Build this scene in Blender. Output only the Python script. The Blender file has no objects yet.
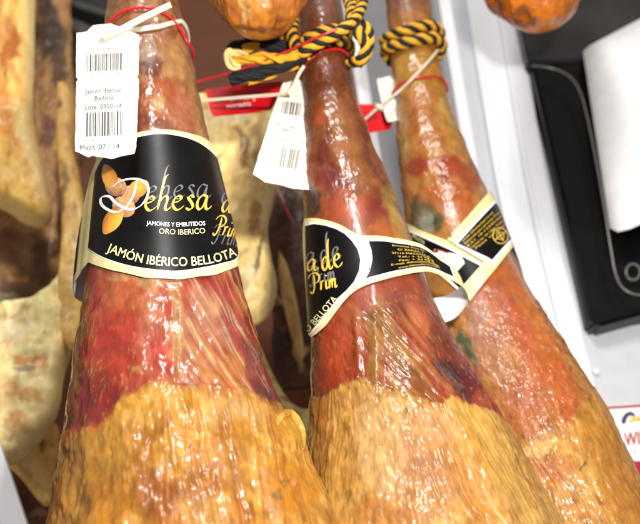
import bpy, bmesh, math, random
import numpy as np
from mathutils import Vector, Matrix
random.seed(3)
S = bpy.context.scene
COL = S.collection

# ------------------------------------------------------------------ camera frame
F_PX, CX, CY = 900.0, 320.0, 262.0            # focal length and centre in photo pixels (640 wide)
_vp = np.array([35 - CX, CY + 1280.0, F_PX]); Zc = _vp / np.linalg.norm(_vp)
Xc = np.array([1.0, 0, 0]) - Zc[0] * Zc; Xc /= np.linalg.norm(Xc)
Yc = np.array([0, 0, 1.0]) - Zc[2] * Zc - Xc[2] * Xc; Yc /= np.linalg.norm(Yc)
MW = np.stack([Xc, Yc, Zc])                    # world = MW @ (right, up, forward)

def ray(px, py):
    px = np.asarray(px, float); py = np.asarray(py, float)
    d = np.stack([(px - CX) / F_PX, (CY - py) / F_PX, np.ones_like(px)], -1)
    return d @ MW.T
def proj(P):
    c = np.asarray(P) @ MW
    return np.stack([CX + F_PX * c[..., 0] / c[..., 2], CY - F_PX * c[..., 1] / c[..., 2], c[..., 2]], -1)
def at(px, py, Y):                             # a point of the upright plane at distance Y
    d = ray(px, py); t = Y / d[..., 1]
    return d * t[..., None]

# ------------------------------------------------------------------ colour, noise
def lin(c):
    c = np.asarray(c, float) / 255.0
    return np.where(c <= 0.04045, c / 12.92, ((c + 0.055) / 1.055) ** 2.4)
_rng = np.random.RandomState(7)
_perm = np.tile(_rng.permutation(512), 3)
_ga = _rng.rand(512) * 2 * np.pi
def perlin(x, y, seed=0):
    x = np.asarray(x, float) + seed * 17.37; y = np.asarray(y, float) + seed * 31.71
    xi = np.floor(x).astype(int); yi = np.floor(y).astype(int); xf = x - xi; yf = y - yi
    def g(ix, iy, fx, fy):
        h = _perm[(_perm[ix % 512] + iy) % 512] % 512
        return np.cos(_ga[h]) * fx + np.sin(_ga[h]) * fy
    u = xf ** 3 * (xf * (xf * 6 - 15) + 10); v = yf ** 3 * (yf * (yf * 6 - 15) + 10)
    a = g(xi, yi, xf, yf); b = g(xi + 1, yi, xf - 1, yf); c = g(xi, yi + 1, xf, yf - 1); d = g(xi + 1, yi + 1, xf - 1, yf - 1)
    return 1.5 * ((a * (1 - u) + b * u) * (1 - v) + (c * (1 - u) + d * u) * v)
def fbm(x, y, seed=0, o=4):
    s = 0; a = 1.0; f = 1.0
    for k in range(o):
        s = s + a * perlin(x * f, y * f, seed + k * 3.1); a *= 0.5; f *= 2.03
    return s
def sstep(a, b, x):
    t = np.clip((x - a) / (b - a), 0, 1); return t * t * (3 - 2 * t)
def mix(c, rgb, m):
    return c + (lin(rgb) - c) * m[..., None]

# ------------------------------------------------------------------ materials
def new_mat(name):
    m = bpy.data.materials.new(name); m.use_nodes = True
    nt = m.node_tree; b = nt.nodes['Principled BSDF']
    return m, nt, b
def flesh_mat(name, rough=0.28, coat=0.5, bump=0.5, scale=260, stretch=0.35, sss=0.08, spec=0.5, dist=0.0012, mott=.8, crough=.2):
    m, nt, b = new_mat(name); N = nt.nodes; L = nt.links
    at_ = N.new('ShaderNodeVertexColor'); at_.layer_name = 'Col'
    tc = N.new('ShaderNodeTexCoord'); mp = N.new('ShaderNodeMapping'); mp.inputs['Scale'].default_value = (1, 1, stretch)
    L.new(tc.outputs['Object'], mp.inputs['Vector'])
    n1 = N.new('ShaderNodeTexNoise'); n1.inputs['Scale'].default_value = scale; n1.inputs['Detail'].default_value = 3
    n2 = N.new('ShaderNodeTexNoise'); n2.inputs['Scale'].default_value = scale * 3.1; n2.inputs['Detail'].default_value = 2
    L.new(mp.outputs['Vector'], n1.inputs['Vector']); L.new(mp.outputs['Vector'], n2.inputs['Vector'])
    add = N.new('ShaderNodeMath'); add.operation = 'MULTIPLY_ADD'; add.inputs[1].default_value = 0.35
    L.new(n2.outputs['Fac'], add.inputs[0]); L.new(n1.outputs['Fac'], add.inputs[2])
    bp = N.new('ShaderNodeBump'); bp.inputs['Strength'].default_value = bump; bp.inputs['Distance'].default_value = dist
    L.new(add.outputs[0], bp.inputs['Height']); L.new(bp.outputs['Normal'], b.inputs['Normal']); L.new(bp.outputs['Normal'], b.inputs['Coat Normal'])
    # mottled colour
    n3 = N.new('ShaderNodeTexNoise'); n3.inputs['Scale'].default_value = 110; n3.inputs['Detail'].default_value = 6
    mp3 = N.new('ShaderNodeMapping'); mp3.inputs['Scale'].default_value = (1, 1, .7); L.new(tc.outputs['Object'], mp3.inputs['Vector']); L.new(mp3.outputs['Vector'], n3.inputs['Vector'])
    cr = N.new('ShaderNodeValToRGB'); cr.color_ramp.elements[0].position = 0.3; cr.color_ramp.elements[0].color = (.62, .56, .5, 1)
    cr.color_ramp.elements[1].position = 0.7; cr.color_ramp.elements[1].color = (1.15, 1.17, 1.2, 1)
    L.new(n3.outputs['Fac'], cr.inputs['Fac'])
    mx = N.new('ShaderNodeMix'); mx.data_type = 'RGBA'; mx.blend_type = 'MULTIPLY'; mx.inputs[0].default_value = mott
    L.new(at_.outputs['Color'], mx.inputs[6]); L.new(cr.outputs['Color'], mx.inputs[7]); L.new(mx.outputs[2], b.inputs['Base Color'])
    # patchy grease
    n4 = N.new('ShaderNodeTexNoise'); n4.inputs['Scale'].default_value = 45; n4.inputs['Detail'].default_value = 4
    L.new(tc.outputs['Object'], n4.inputs['Vector'])
    mr = N.new('ShaderNodeMapRange'); mr.inputs[1].default_value = 0.35; mr.inputs[2].default_value = 0.65
    mr.inputs[3].default_value = rough * 0.65; mr.inputs[4].default_value = rough * 1.5
    L.new(n4.outputs['Fac'], mr.inputs[0]); L.new(mr.outputs[0], b.inputs['Roughness'])
    b.inputs['Coat Weight'].default_value = coat; b.inputs['Coat Roughness'].default_value = crough
    b.inputs['Specular IOR Level'].default_value = spec
    if sss:
        b.inputs['Subsurface Weight'].default_value = sss; b.inputs['Subsurface Radius'].default_value = (1, .35, .12); b.inputs['Subsurface Scale'].default_value = 0.004
    return m
def plain(name, rgb, rough=0.5, metal=0.0, coat=0.0, var=0.06, scale=60, bump=0.0, alpha=None, trans=0.0, spec=0.5):
    m, nt, b = new_mat(name); N = nt.nodes; L = nt.links
    tc = N.new('ShaderNodeTexCoord'); n = N.new('ShaderNodeTexNoise'); n.inputs['Scale'].default_value = scale; n.inputs['Detail'].default_value = 5
    L.new(tc.outputs['Object'], n.inputs['Vector'])
    c = lin(rgb); cr = N.new('ShaderNodeValToRGB')
    cr.color_ramp.elements[0].position = .3; cr.color_ramp.elements[1].position = .7
    cr.color_ramp.elements[0].color = tuple(c * (1 - var * 2)) + (1,); cr.color_ramp.elements[1].color = tuple(np.minimum(c * (1 + var), .95)) + (1,)
    L.new(n.outputs['Fac'], cr.inputs['Fac']); L.new(cr.outputs['Color'], b.inputs['Base Color'])
    mr = N.new('ShaderNodeMapRange'); mr.inputs[3].default_value = max(.02, rough - .08); mr.inputs[4].default_value = rough + .08
    L.new(n.outputs['Fac'], mr.inputs[0]); L.new(mr.outputs[0], b.inputs['Roughness'])
    b.inputs['Metallic'].default_value = metal; b.inputs['Coat Weight'].default_value = coat; b.inputs['Specular IOR Level'].default_value = spec
    if bump:
        bp = N.new('ShaderNodeBump'); bp.inputs['Strength'].default_value = bump; bp.inputs['Distance'].default_value = .001
        L.new(n.outputs['Fac'], bp.inputs['Height']); L.new(bp.outputs['Normal'], b.inputs['Normal'])
    if trans:
        b.inputs['Transmission Weight'].default_value = trans
    if alpha is not None:
        b.inputs['Alpha'].default_value = alpha
    return m
def vcol_mat(name, rough=.4):
    m, nt, b = new_mat(name); a = nt.nodes.new('ShaderNodeVertexColor'); a.layer_name = 'Col'
    n = nt.nodes.new('ShaderNodeTexNoise'); n.inputs['Scale'].default_value = 900
    tc = nt.nodes.new('ShaderNodeTexCoord'); nt.links.new(tc.outputs['Object'], n.inputs['Vector'])
    mx = nt.nodes.new('ShaderNodeMix'); mx.data_type = 'RGBA'; mx.blend_type = 'OVERLAY'; mx.inputs[0].default_value = .25
    nt.links.new(a.outputs['Color'], mx.inputs[6]); nt.links.new(n.outputs['Fac'], mx.inputs[7])
    nt.links.new(mx.outputs[2], b.inputs['Base Color']); b.inputs['Roughness'].default_value = rough
    return m

M_LEAN = flesh_mat('cured_lean_meat', rough=.36, coat=.42, bump=.11, scale=420, stretch=.3, spec=.38, crough=.13)
M_FAT = flesh_mat('cured_yellow_fat', rough=.36, coat=.38, bump=.15, scale=420, stretch=.25, spec=.38, crough=.15)
M_LEANC = flesh_mat('cured_greasy_meat', rough=.27, coat=.4, bump=.3, scale=330, stretch=.6, spec=.4)
M_BACK = flesh_mat('cured_ham_dry', rough=.5, coat=.05, bump=.12, scale=110, stretch=.3, mott=.3)
M_CREAM = plain('cream_label_paper', (226, 213, 150), .36, coat=.1, var=.07, scale=70, bump=.15)
M_BLACK = plain('black_gloss_print', (7, 6, 7), .36, var=.3, scale=45, spec=.2, bump=.12)
M_PANELW = plain('white_print', (250, 250, 245), .35, var=.02)
M_GOLD = plain('gold_print', (232, 190, 74), .35, var=.12, scale=250)
M_PALEGOLD = plain('pale_gold_print', (232, 220, 160), .35, var=.06)
M_GHOST = plain('grey_ghost_print', (104, 102, 104), .35, var=.1)
M_PAPERIN = plain('white_paper_inside', (240, 240, 240), .6, var=.03)
M_CARD = plain('white_card', (232, 228, 214), .55, var=.05, scale=130, bump=.2)
M_INK = plain('faded_black_ink', (66, 64, 68), .6, var=.25, scale=900)
M_INK2 = plain('pale_grey_ink', (150, 148, 150), .6, var=.2, scale=900)
M_RED = plain('red_card', (212, 14, 24), .4, var=.08, spec=.25)
M_REDWIRE = plain('red_plastic_wire', (200, 20, 32), .25, coat=.4)
M_TIE = plain('natural_nylon', (224, 212, 186), .3, coat=.2, var=.08, scale=120)
M_ROPEY = plain('yellow_rope_fibre', (233, 170, 28), .7, var=.14, scale=900, bump=.6)
M_ROPEK = plain('black_rope_fibre', (17, 16, 18), .75, var=.3, scale=900, bump=.6)
M_ROPET = plain('pale_frayed_fibre', (240, 214, 140), .7, var=.1, scale=900, bump=.6)
M_WHITE = plain('white_enamel', (236, 237, 241), .35, coat=.2, var=.025, scale=12)
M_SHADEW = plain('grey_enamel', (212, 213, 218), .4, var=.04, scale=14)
M_GREYP = plain('shadow_grey_panel', (150, 150, 154), .45, var=.05, scale=14)  # shadow between the hams, put into the panel's grey
M_KPLAST = plain('black_plastic', (8, 8, 9), .3, var=.2, scale=40, spec=.3)
M_DKGREY = plain('dark_grey_plastic', (50, 47, 46), .35, var=.15, scale=25)
M_RIM = plain('clear_rim_plastic', (112, 106, 102), .2, coat=.5)
M_STEEL = plain('brushed_steel', (120, 118, 116), .35, metal=.8, var=.15, scale=20)
M_WALL = plain('brown_board', (128, 70, 36), .6, var=.18, scale=7)
M_MAROON = plain('dark_red_print', (168, 24, 34), .5)
M_VIOLET = plain('violet_print', (60, 40, 100), .5)
M_YELLOW = plain('yellow_print', (226, 196, 40), .5)
M_ACORN = vcol_mat('acorn_print')

# ------------------------------------------------------------------ object helpers
def mesh_np(name, V, Fq, mat, parent=None, col=None, smooth=True, mats=None, midx=None):
    me = bpy.data.meshes.new(name)
    V = np.asarray(V, np.float32); Fq = np.asarray(Fq, np.int32)
    n = len(Fq); k = Fq.shape[1]
    me.vertices.add(len(V)); me.vertices.foreach_set('co', V.ravel())
    me.loops.add(n * k); me.loops.foreach_set('vertex_index', Fq.ravel())
    me.polygons.add(n); me.polygons.foreach_set('loop_start', np.arange(0, n * k, k, dtype=np.int32))
    me.polygons.foreach_set('use_smooth', np.full(n, smooth))
    for m in (mats or [mat]): me.materials.append(m)
    if midx is not None: me.polygons.foreach_set('material_index', np.asarray(midx, np.int32))
    me.update(calc_edges=True)
    if col is not None:
        a = me.color_attributes.new('Col', 'FLOAT_COLOR', 'POINT')
        a.data.foreach_set('color', np.concatenate([col, np.ones((len(col), 1))], 1).astype(np.float32).ravel())
    o = bpy.data.objects.new(name, me); COL.objects.link(o)
    if parent: o.parent = parent; o.matrix_parent_inverse = Matrix.Translation(-parent.location)
    return o
def mesh_py(name, V, Fs, mat, parent=None, smooth=False, mats=None, midx=None):
    me = bpy.data.meshes.new(name); me.from_pydata([tuple(v) for v in V], [], [tuple(f) for f in Fs])
    for m in (mats or [mat]): me.materials.append(m)
    for i, p in enumerate(me.polygons):
        p.use_smooth = smooth
        if midx is not None: p.material_index = midx[i]
    me.update()
    o = bpy.data.objects.new(name, me); COL.objects.link(o)
    if parent: o.parent = parent; o.matrix_parent_inverse = Matrix.Translation(-parent.location)
    return o
def tag(o, label=None, cat=None, group=None, kind=None):
    if label: o['label'] = label
    if cat: o['category'] = cat
    if group: o['group'] = group
    if kind: o['kind'] = kind
    return o
def empty(name, loc, label, cat, group=None):
    o = bpy.data.objects.new(name, None); COL.objects.link(o); o.location = tuple(loc); o.empty_display_size = .02
    return tag(o, label, cat, group)

def spline(P, n):                               # Catmull-Rom through points
    P = np.asarray(P, float); m = len(P)
    if m == 2: return P[0] + (P[1] - P[0]) * np.linspace(0, 1, n)[:, None]
    Q = np.vstack([2 * P[0] - P[1], P, 2 * P[-1] - P[-2]])
    t = np.linspace(0, m - 1 - 1e-9, n); i = t.astype(int); f = (t - i)[:, None]
    a, b, c, d = Q[i], Q[i + 1], Q[i + 2], Q[i + 3]
    return .5 * (2 * b + (c - a) * f + (2 * a - 5 * b + 4 * c - d) * f ** 2 + (3 * b - a - 3 * c + d) * f ** 3)
def frames(P):
    T = np.gradient(P, axis=0); T /= np.linalg.norm(T, axis=1)[:, None] + 1e-12
    n = np.cross(T[0], [0.3, 0.9, 0.2]); n /= np.linalg.norm(n); Ns = []
    for t in T:
        n = n - t * np.dot(n, t); n /= np.linalg.norm(n) + 1e-12; Ns.append(n.copy())
    Ns = np.array(Ns); return T, Ns, np.cross(T, Ns)
def tube_geo(P, r, k=10, flat=1.0, closed=False):
    P = np.asarray(P, float); n = len(P); r = np.broadcast_to(np.asarray(r, float), (n,))
    T, N, B = frames(P); a = np.linspace(0, 2 * np.pi, k, endpoint=False)
    V = P[:, None] + r[:, None, None] * (np.cos(a)[None, :, None] * N[:, None] + flat * np.sin(a)[None, :, None] * B[:, None])
    Fs = [(i * k + j, i * k + (j + 1) % k, (i + 1) * k + (j + 1) % k, (i + 1) * k + j) for i in range(n - 1) for j in range(k)]
    V = list(V.reshape(-1, 3))
    if not closed:
        Fs.append(tuple(range(k))[::-1]); Fs.append(tuple((n - 1) * k + j for j in range(k)))
    return V, Fs
def tube(name, P, r, mat, parent=None, k=10, n=None, flat=1.0):
    P = np.asarray(P, float)
    if n: P = spline(P, n)
    V, Fs = tube_geo(P, r, k, flat)
    return mesh_py(name, V, Fs, mat, parent, smooth=True)
def strip(name, P, W, D, thick, mat, parent=None):   # flat strap: path P, half-width vectors W, thin direction D
    V = []
    for p, w, d in zip(P, W, D):
        V += [p - w - d * thick / 2, p + w - d * thick / 2, p + w + d * thick / 2, p - w + d * thick / 2]
    n = len(P); Fs = [(4 * i + j, 4 * i + (j + 1) % 4, 4 * i + 4 + (j + 1) % 4, 4 * i + 4 + j) for i in range(n - 1) for j in range(4)]
    Fs += [(3, 2, 1, 0), tuple(4 * (n - 1) + j for j in range(4))]
    return mesh_py(name, V, Fs, mat, parent)
def rope_geo(P, R, pitch, seed=0, strands=4):
    d = np.r_[0, np.cumsum(np.linalg.norm(np.diff(P, axis=0), axis=1))]
    T, N, B = frames(P); V = []; Fs = []; mi = []
    for s in range(strands):
        ph = 2 * np.pi * (s / strands + d / pitch) + seed
        Q = P + .52 * R * (np.cos(ph)[:, None] * N + np.sin(ph)[:, None] * B)
        v, f = tube_geo(Q, R * .56 * (1 + .07 * np.sin(d * 700 + s)), 9)
        o = len(V); V += v; Fs += [tuple(i + o for i in q) for q in f]; mi += [s % 2] * len(f)
    return V, Fs, mi

# ------------------------------------------------------------------ ham bodies (rings: height, centre x, radius)
class Ham:
    def __init__(s, Y, k, rings):
        s.Y, s.k = Y, k; R = np.array(sorted(rings)); s.z = R[:, 0]; zf = np.linspace(R[0, 0], R[-1, 0], 500)
        cx = np.interp(zf, R[:, 0], R[:, 1]); r = np.interp(zf, R[:, 0], R[:, 2])
        g = np.exp(-np.linspace(-2, 2, 21) ** 2); g /= g.sum()
        pad = lambda a: np.convolve(np.r_[np.full(10, a[0]), a, np.full(10, a[-1])], g, 'valid')
        s.zf, s.cxf, s.rf = zf, pad(cx), pad(r)
        s.rf[0] = r[0]; s.rf[-1] = r[-1]
    def c(s, z): return np.interp(z, s.zf, s.cxf)
    def r(s, z): return np.interp(z, s.zf, s.rf)
    def point(s, th, z, off=0.0):
        r = s.r(z) + off
        return np.stack([s.c(z) + r * np.sin(th), s.Y - (s.k * s.r(z) + off) * np.cos(th), np.asarray(z) + 0 * r], -1)
    def hit(s, px, py, off=0.0):
        d = ray(px, py).reshape(-1, 3); t = np.linspace(.55, 1.6, 700)
        out = np.zeros((len(d), 3))
        for i, q in enumerate(d):
            P = q * (t * s.Y)[:, None]
            f = ((P[:, 0] - s.c(P[:, 2])) / (s.r(P[:, 2]) + off)) ** 2 + ((P[:, 1] - s.Y) / (s.k * s.r(P[:, 2]) + off)) ** 2 - 1
            neg = np.where(f < 0)[0]
            if len(neg) and neg[0] > 0:
                j = neg[0]; a = f[j - 1] / (f[j - 1] - f[j]); out[i] = P[j - 1] + (P[j] - P[j - 1]) * a
            else: out[i] = P[np.argmin(f)]
        return out
    def tz(s, px, py, off=0.0):
        P = s.hit(px, py, off); z = P[:, 2]; r = s.r(z)
        return np.arctan2((P[:, 0] - s.c(z)) / r, (s.Y - P[:, 1]) / (s.k * r)), z
HA = Ham(.62, .9, [(-.19, -.06, .002), (-.18, -.06, .045), (-.13, -.06, .092), (-.05, -.06, .118), (.04, -.06, .121), (.1171, -.061, .106), (.1669, -.0627, .0955), (.205, -.0646, .0877), (.235, -.0672, .0799), (.2667, -.0694, .0735), (.2996, -.0694, .0684), (.332, -.0686, .0636), (.3606, -.0675, .0598), (.4075, -.0659, .0563), (.4578, -.0654, .0514), (.512, -.0664, .046), (.5699, -.0657, .042), (.6193, -.0649, .0382), (.672, -.0655, .0327), (.7575, -.0659, .0264), (.85, -.066, .022)])
HB = Ham(.68, .9, [(-.21, .102, .002), (-.2, .102, .04), (-.15, .102, .09), (-.06, .102, .118), (.03, .102, .12), (.1004, .102, .108), (.1547, .1018, .0962), (.1729, .1022, .0885), (.2044, .1042, .0835), (.2374, .1031, .0747), (.2635, .1017, .0672), (.2906, .1005, .0618), (.3092, .0993, .0577), (.336, .0983, .0529), (.4087, .0986, .0466), (.4577, .0984, .0409), (.4945, .0977, .0359), (.5438, .0986, .0301), (.5974, .0995, .0246), (.6308, .1044, .0221), (.7065, .111, .0198), (.7989, .12, .0181), (.88, .122, .017)])
HC = Ham(.7875, .9, [(-0.231, 0.2478, 0.0021), (-0.2205, 0.2478, 0.042), (-0.168, 0.2478, 0.0788), (-0.063, 0.2478, 0.0945), (0.0315, 0.2478, 0.0924), (0.0967, 0.2467, 0.0819), (0.1598, 0.2447, 0.0719), (0.2179, 0.2424, 0.0675), (0.2545, 0.24, 0.0652), (0.2951, 0.2344, 0.0607), (0.3404, 0.227, 0.0553), (0.3857, 0.2202, 0.0503), (0.4271, 0.2163, 0.048), (0.4574, 0.2152, 0.0477), (0.5075, 0.2147, 0.0444), (0.5606, 0.2145, 0.0382), (0.6163, 0.2166, 0.0323), (0.6601, 0.2195, 0.0288), (0.706, 0.2245, 0.028), (0.8025, 0.2366, 0.0272), (0.9135, 0.2415, 0.0252)])

def body_grid(H, nt, nz, zlo, zhi):
    a = np.linspace(-1, 1, int(nt * .84)) * math.radians(105)
    b = np.linspace(math.radians(105), math.radians(255), nt - len(a) + 2)[1:-1]
    th = np.r_[a, b]; nt = len(th)
    zl = np.linspace(H.zf[0], zlo, 40)[:-1]; zh = np.linspace(zhi, H.zf[-1], 14)[1:]
    z = np.r_[zl, np.linspace(zlo, zhi, nz), zh]
    TH, Z = np.meshgrid(th, z); nr = len(z)
    i = np.arange(nr - 1)[:, None] * nt; j = np.arange(nt)[None]; j2 = (j + 1) % nt
    Fq = np.stack([i + j, i + j2, i + nt + j2, i + nt + j], -1).reshape(-1, 4)
    return TH, Z, Fq
def paint_coords(H, TH, Z):
    # skin coordinates of a ham, in photo pixels of its front; the hidden back mirrors the front
    P = np.stack([H.c(Z) + H.r(Z) * np.sin(TH), H.Y - H.k * H.r(Z) * np.abs(np.cos(TH)), Z], -1)
    q = proj(P); s = np.sin(TH / 2) * 2 * H.r(Z) * F_PX / .72
    return q[..., 0], q[..., 1], s, -Z * F_PX / .72
def blobs(col, X, Y, lst, seed=0, warp=9, fr=1 / 26.):
    wx = X + warp * fbm(X * fr, Y * fr, seed); wy = Y + warp * 1.4 * fbm(X * fr, Y * fr, seed + 9)
    for (cx, cy, rx, ry, rot, c, al) in lst:
        a = math.radians(rot); dx, dy = wx - cx, wy - cy
        d = np.sqrt(((dx * math.cos(a) + dy * math.sin(a)) / rx) ** 2 + ((-dx * math.sin(a) + dy * math.cos(a)) / ry) ** 2)
        col = mix(col, c, al * (1 - sstep(.55, 1.25, d)))
    return col
def build_ham(H, root, paint, nt=560, nz=620, zlo=.08, zhi=.74, mats=(M_LEAN, M_FAT)):
    TH, Z, Fq = body_grid(H, nt, nz, zlo, zhi)
    X, Y, s, v = paint_coords(H, TH, Z)
    col, disp, fat = paint(X, Y, s, v, TH, Z)
    disp = disp * np.clip(H.r(Z) / .02, 0, 1)
    P = np.stack([H.c(Z) + (H.r(Z) + disp) * np.sin(TH), H.Y - (H.k * H.r(Z) + disp) * np.cos(TH), Z], -1).reshape(-1, 3)
    col = np.clip(col, .001, .95).reshape(-1, 3)
    ff = fat.ravel()[Fq].mean(1) > .5
    for nm, m, sel in (('lean_flesh', mats[0], ~ff), ('fat_covering', mats[1], ff)):
        if not sel.any(): continue
        f = Fq[sel]; u, inv = np.unique(f, return_inverse=True)
        mesh_np(nm, P[u], inv.reshape(f.shape), m, root, col[u])

def ridges(s, v, seed, per=6.0, lng=70., slant=0.0):
    w = .8 * fbm(s / 55, v / 80, seed + 5, 2)
    n = perlin(s / per + w + slant * v / per, v / lng, seed) + .45 * perlin(s / per * 2.1 + w * 1.6 + slant * v / per * 2.1, v / lng * 1.9, seed + 2)
    return np.clip(1 - np.abs(n) * 1.7, 0, 1)

def band_mask(TH, Z, z0, z1):                    # the skin is pressed flat under a label
    return sstep(z0 - .008, z0 + .004, Z) * sstep(z1 + .008, z1 - .004, Z)
# ---- left ham
def paint_A(X, Y, s, v, TH, Z):
    col = np.zeros(X.shape + (3,)) + lin((170, 108, 62))
    n1 = fbm(s / 30, v / 38, 1); n2 = fbm(s / 9, v / 16, 2); n3 = fbm(s / 5, v / 26, 3); n5 = fbm(s / 14, v / 14, 5)
    # shank
    col = mix(col, (122, 62, 36), sstep(-.1, .6, n1) * .6)
    col = mix(col, (196, 150, 92), sstep(.15, .5, n2 + .3 * n1) * .6)
    col = blobs(col, X, Y, [(172, 60, 16, 22, 0, (206, 160, 96), .7), (150, 66, 14, 12, 0, (110, 22, 24), .8), (160, 95, 22, 22, 0, (186, 92, 40), .8),
        (148, 52, 9, 16, 0, (200, 186, 160), .6), (158, 101, 10, 7, 30, (216, 180, 124), .8), (182, 110, 10, 24, -14, (196, 120, 96), .6), (150, 122, 22, 9, 0, (120, 30, 24), .7),
        (192, 100, 5, 40, -10, (186, 140, 80), .7), (130, 20, 40, 14, 0, (176, 120, 58), .6)], 4, 6)
    # lean meat
    lean = sstep(150, 250, Y + 20 * n1)
    col = mix(col, (176, 42, 26), lean)
    col = mix(col, (206, 78, 40), lean * sstep(-.1, .7, n1))
    col = blobs(col, X, Y, [(112, 330, 34, 70, 8, (186, 34, 26), .75), (96, 400, 34, 30, 10, (140, 16, 18), .85), (125, 290, 26, 22, 0, (205, 74, 42), .7), (152, 330, 12, 60, 0, (206, 84, 66), .55), (160, 355, 14, 22, 0, (196, 40, 34), .7),
        (178, 330, 7, 60, 2, (190, 100, 62), .6), (200, 350, 18, 46, -10, (200, 92, 58), .6), (215, 318, 22, 36, -22, (206, 108, 92), .5), (222, 300, 9, 40, -28, (170, 36, 40), .7), (238, 335, 14, 60, -24, (168, 40, 42), .75), (225, 375, 34, 22, -10, (200, 88, 46), .7),
        (258, 370, 12, 46, -24, (122, 26, 30), .85), (272, 402, 12, 26, -30, (88, 24, 28), .85), (76, 330, 8, 90, 4, (150, 84, 44), .7), (66, 420, 8, 20, 0, (96, 26, 18), .8), (146, 275, 40, 10, 0, (216, 118, 84), .6)], 6, 7)
    st = perlin((s * .88 - v * .0 + (Y - 300) * -.42) / 5.5, (Y) / 70, 11) + .6 * perlin((s + (Y - 300) * -.42) / 2.7, Y / 40, 12)
    rgt = sstep(172, 196, X) * lean
    col = mix(col, (222, 168, 136), rgt * sstep(.1, .8, st) * .32); col = mix(col, (142, 24, 28), rgt * sstep(-.0, -.7, st) * .5)
    fl = sstep(.30, .62, fbm((s + (Y - 330) * .25) / 3.2, v / 9, 17, 3) * .9 + .5 * n5) * lean * sstep(290, 345, Y + (X - 100) * .1) * (1 - rgt * .7)
    col = mix(col, (206, 122, 60), fl * .45 * sstep(-.2, .5, n1 + .4 * fbm(s / 18, v / 24, 19)))
    col = col * (np.array([.62, .58, .56]) + (np.array([.56, 1.32, 1.08]) - np.array([.62, .58, .56])) * lean[..., None])
    # fat covering
    bx = [20, 62, 80, 95, 108, 122, 140, 152, 175, 205, 235, 262, 285, 305, 340]
    by = [436, 433, 429, 426, 412, 396, 386, 377, 383, 384, 388, 393, 408, 430, 470]
    edge = np.interp(X, bx, by) + 2.6 * fbm(s / 15, v / 60, 21) + .8 * n2
    fat = sstep(-1.0, 1.5, Y - edge)
    soft = .2 + .35 * sstep(95, 130, X) + .45 * sstep(170, 205, X)
    rg = ridges(s, v, 31, 9.0, 120, .0); rg2 = ridges(s, v, 33, 4.4, 50, .0)
    fc = np.zeros_like(col) + lin((196, 134, 44))
    fc = mix(fc, (160, 88, 22), sstep(-.05, .55, fbm(s / 34, v / 60, 22)) * .75)
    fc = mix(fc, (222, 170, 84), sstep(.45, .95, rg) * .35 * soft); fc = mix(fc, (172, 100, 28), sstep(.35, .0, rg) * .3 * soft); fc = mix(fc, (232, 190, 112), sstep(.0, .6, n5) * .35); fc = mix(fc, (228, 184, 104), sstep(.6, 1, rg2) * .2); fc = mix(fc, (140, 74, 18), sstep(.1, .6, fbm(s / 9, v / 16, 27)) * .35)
    fc = blobs(fc, X, Y, [(86, 470, 30, 44, 6, (176, 128, 52), .75), (72, 450, 10, 60, 5, (150, 96, 36), .5), (110, 500, 20, 30, 0, (190, 120, 34), .6), (160, 495, 28, 24, 0, (150, 84, 34), .8), (205, 484, 30, 24, 0, (156, 90, 24), .7), (120, 440, 16, 34, 10, (206, 150, 62), .6), (232, 446, 26, 20, 0, (176, 116, 36), .6), (150, 400, 40, 22, -15, (218, 164, 74), .7), (235, 410, 40, 16, 5, (206, 158, 100), .7), (288, 425, 14, 14, 0, (216, 162, 56), .9), (290, 490, 30, 30, 0, (196, 126, 24), .8)], 24, 6)
    fc = blobs(fc, X, Y, [(170, 462, 5, 8, 0, (110, 100, 54), .7), (276, 496, 5, 7, 20, (70, 62, 44), .85), (252, 506, 4, 6, 0, (92, 80, 44), .8), (112, 478, 4, 6, 0, (104, 96, 60), .7), (88, 505, 4, 14, 0, (96, 52, 18), .7), (104, 500, 3, 12, 0, (110, 60, 18), .6), (245, 470, 3, 7, 0, (120, 96, 44), .6), (286, 480, 3, 8, 20, (84, 62, 34), .7)], 25, 3, 1 / 8.) * .6 + fc * .4
    fc = fc * np.array([.60, .575, .41])
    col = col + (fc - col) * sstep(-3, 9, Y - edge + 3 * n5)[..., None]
    # relief
    w = 1 - .93 * band_mask(TH, Z, .345, .475)
    d = .0017 * n1 * w * lean + .00012 * n2 * (1 - fat)
    d = d + 0.00022 * st * rgt * (1 - fat) + .0012 * np.exp(-((X - 173 - (Y - 330) * .02) / 5.) ** 2) * lean * (1 - fat) * -.7
    d = (d + .0010 * (1 - lean) * n1) * w
    lipp = np.exp(-((Y - edge - 6) / 7.) ** 2)
    d = d + fat * (.0003 + .0002 * lipp + soft * (.0010 * rg * (1 - .7 * lipp) + .0003 * rg2) + .0001 * n2 + .0008 * n1 + .0035 * np.exp(-((X - 286) / 9.) ** 2 - ((Y - 436) / 20.) ** 2))
    return col, d, fat

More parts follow.
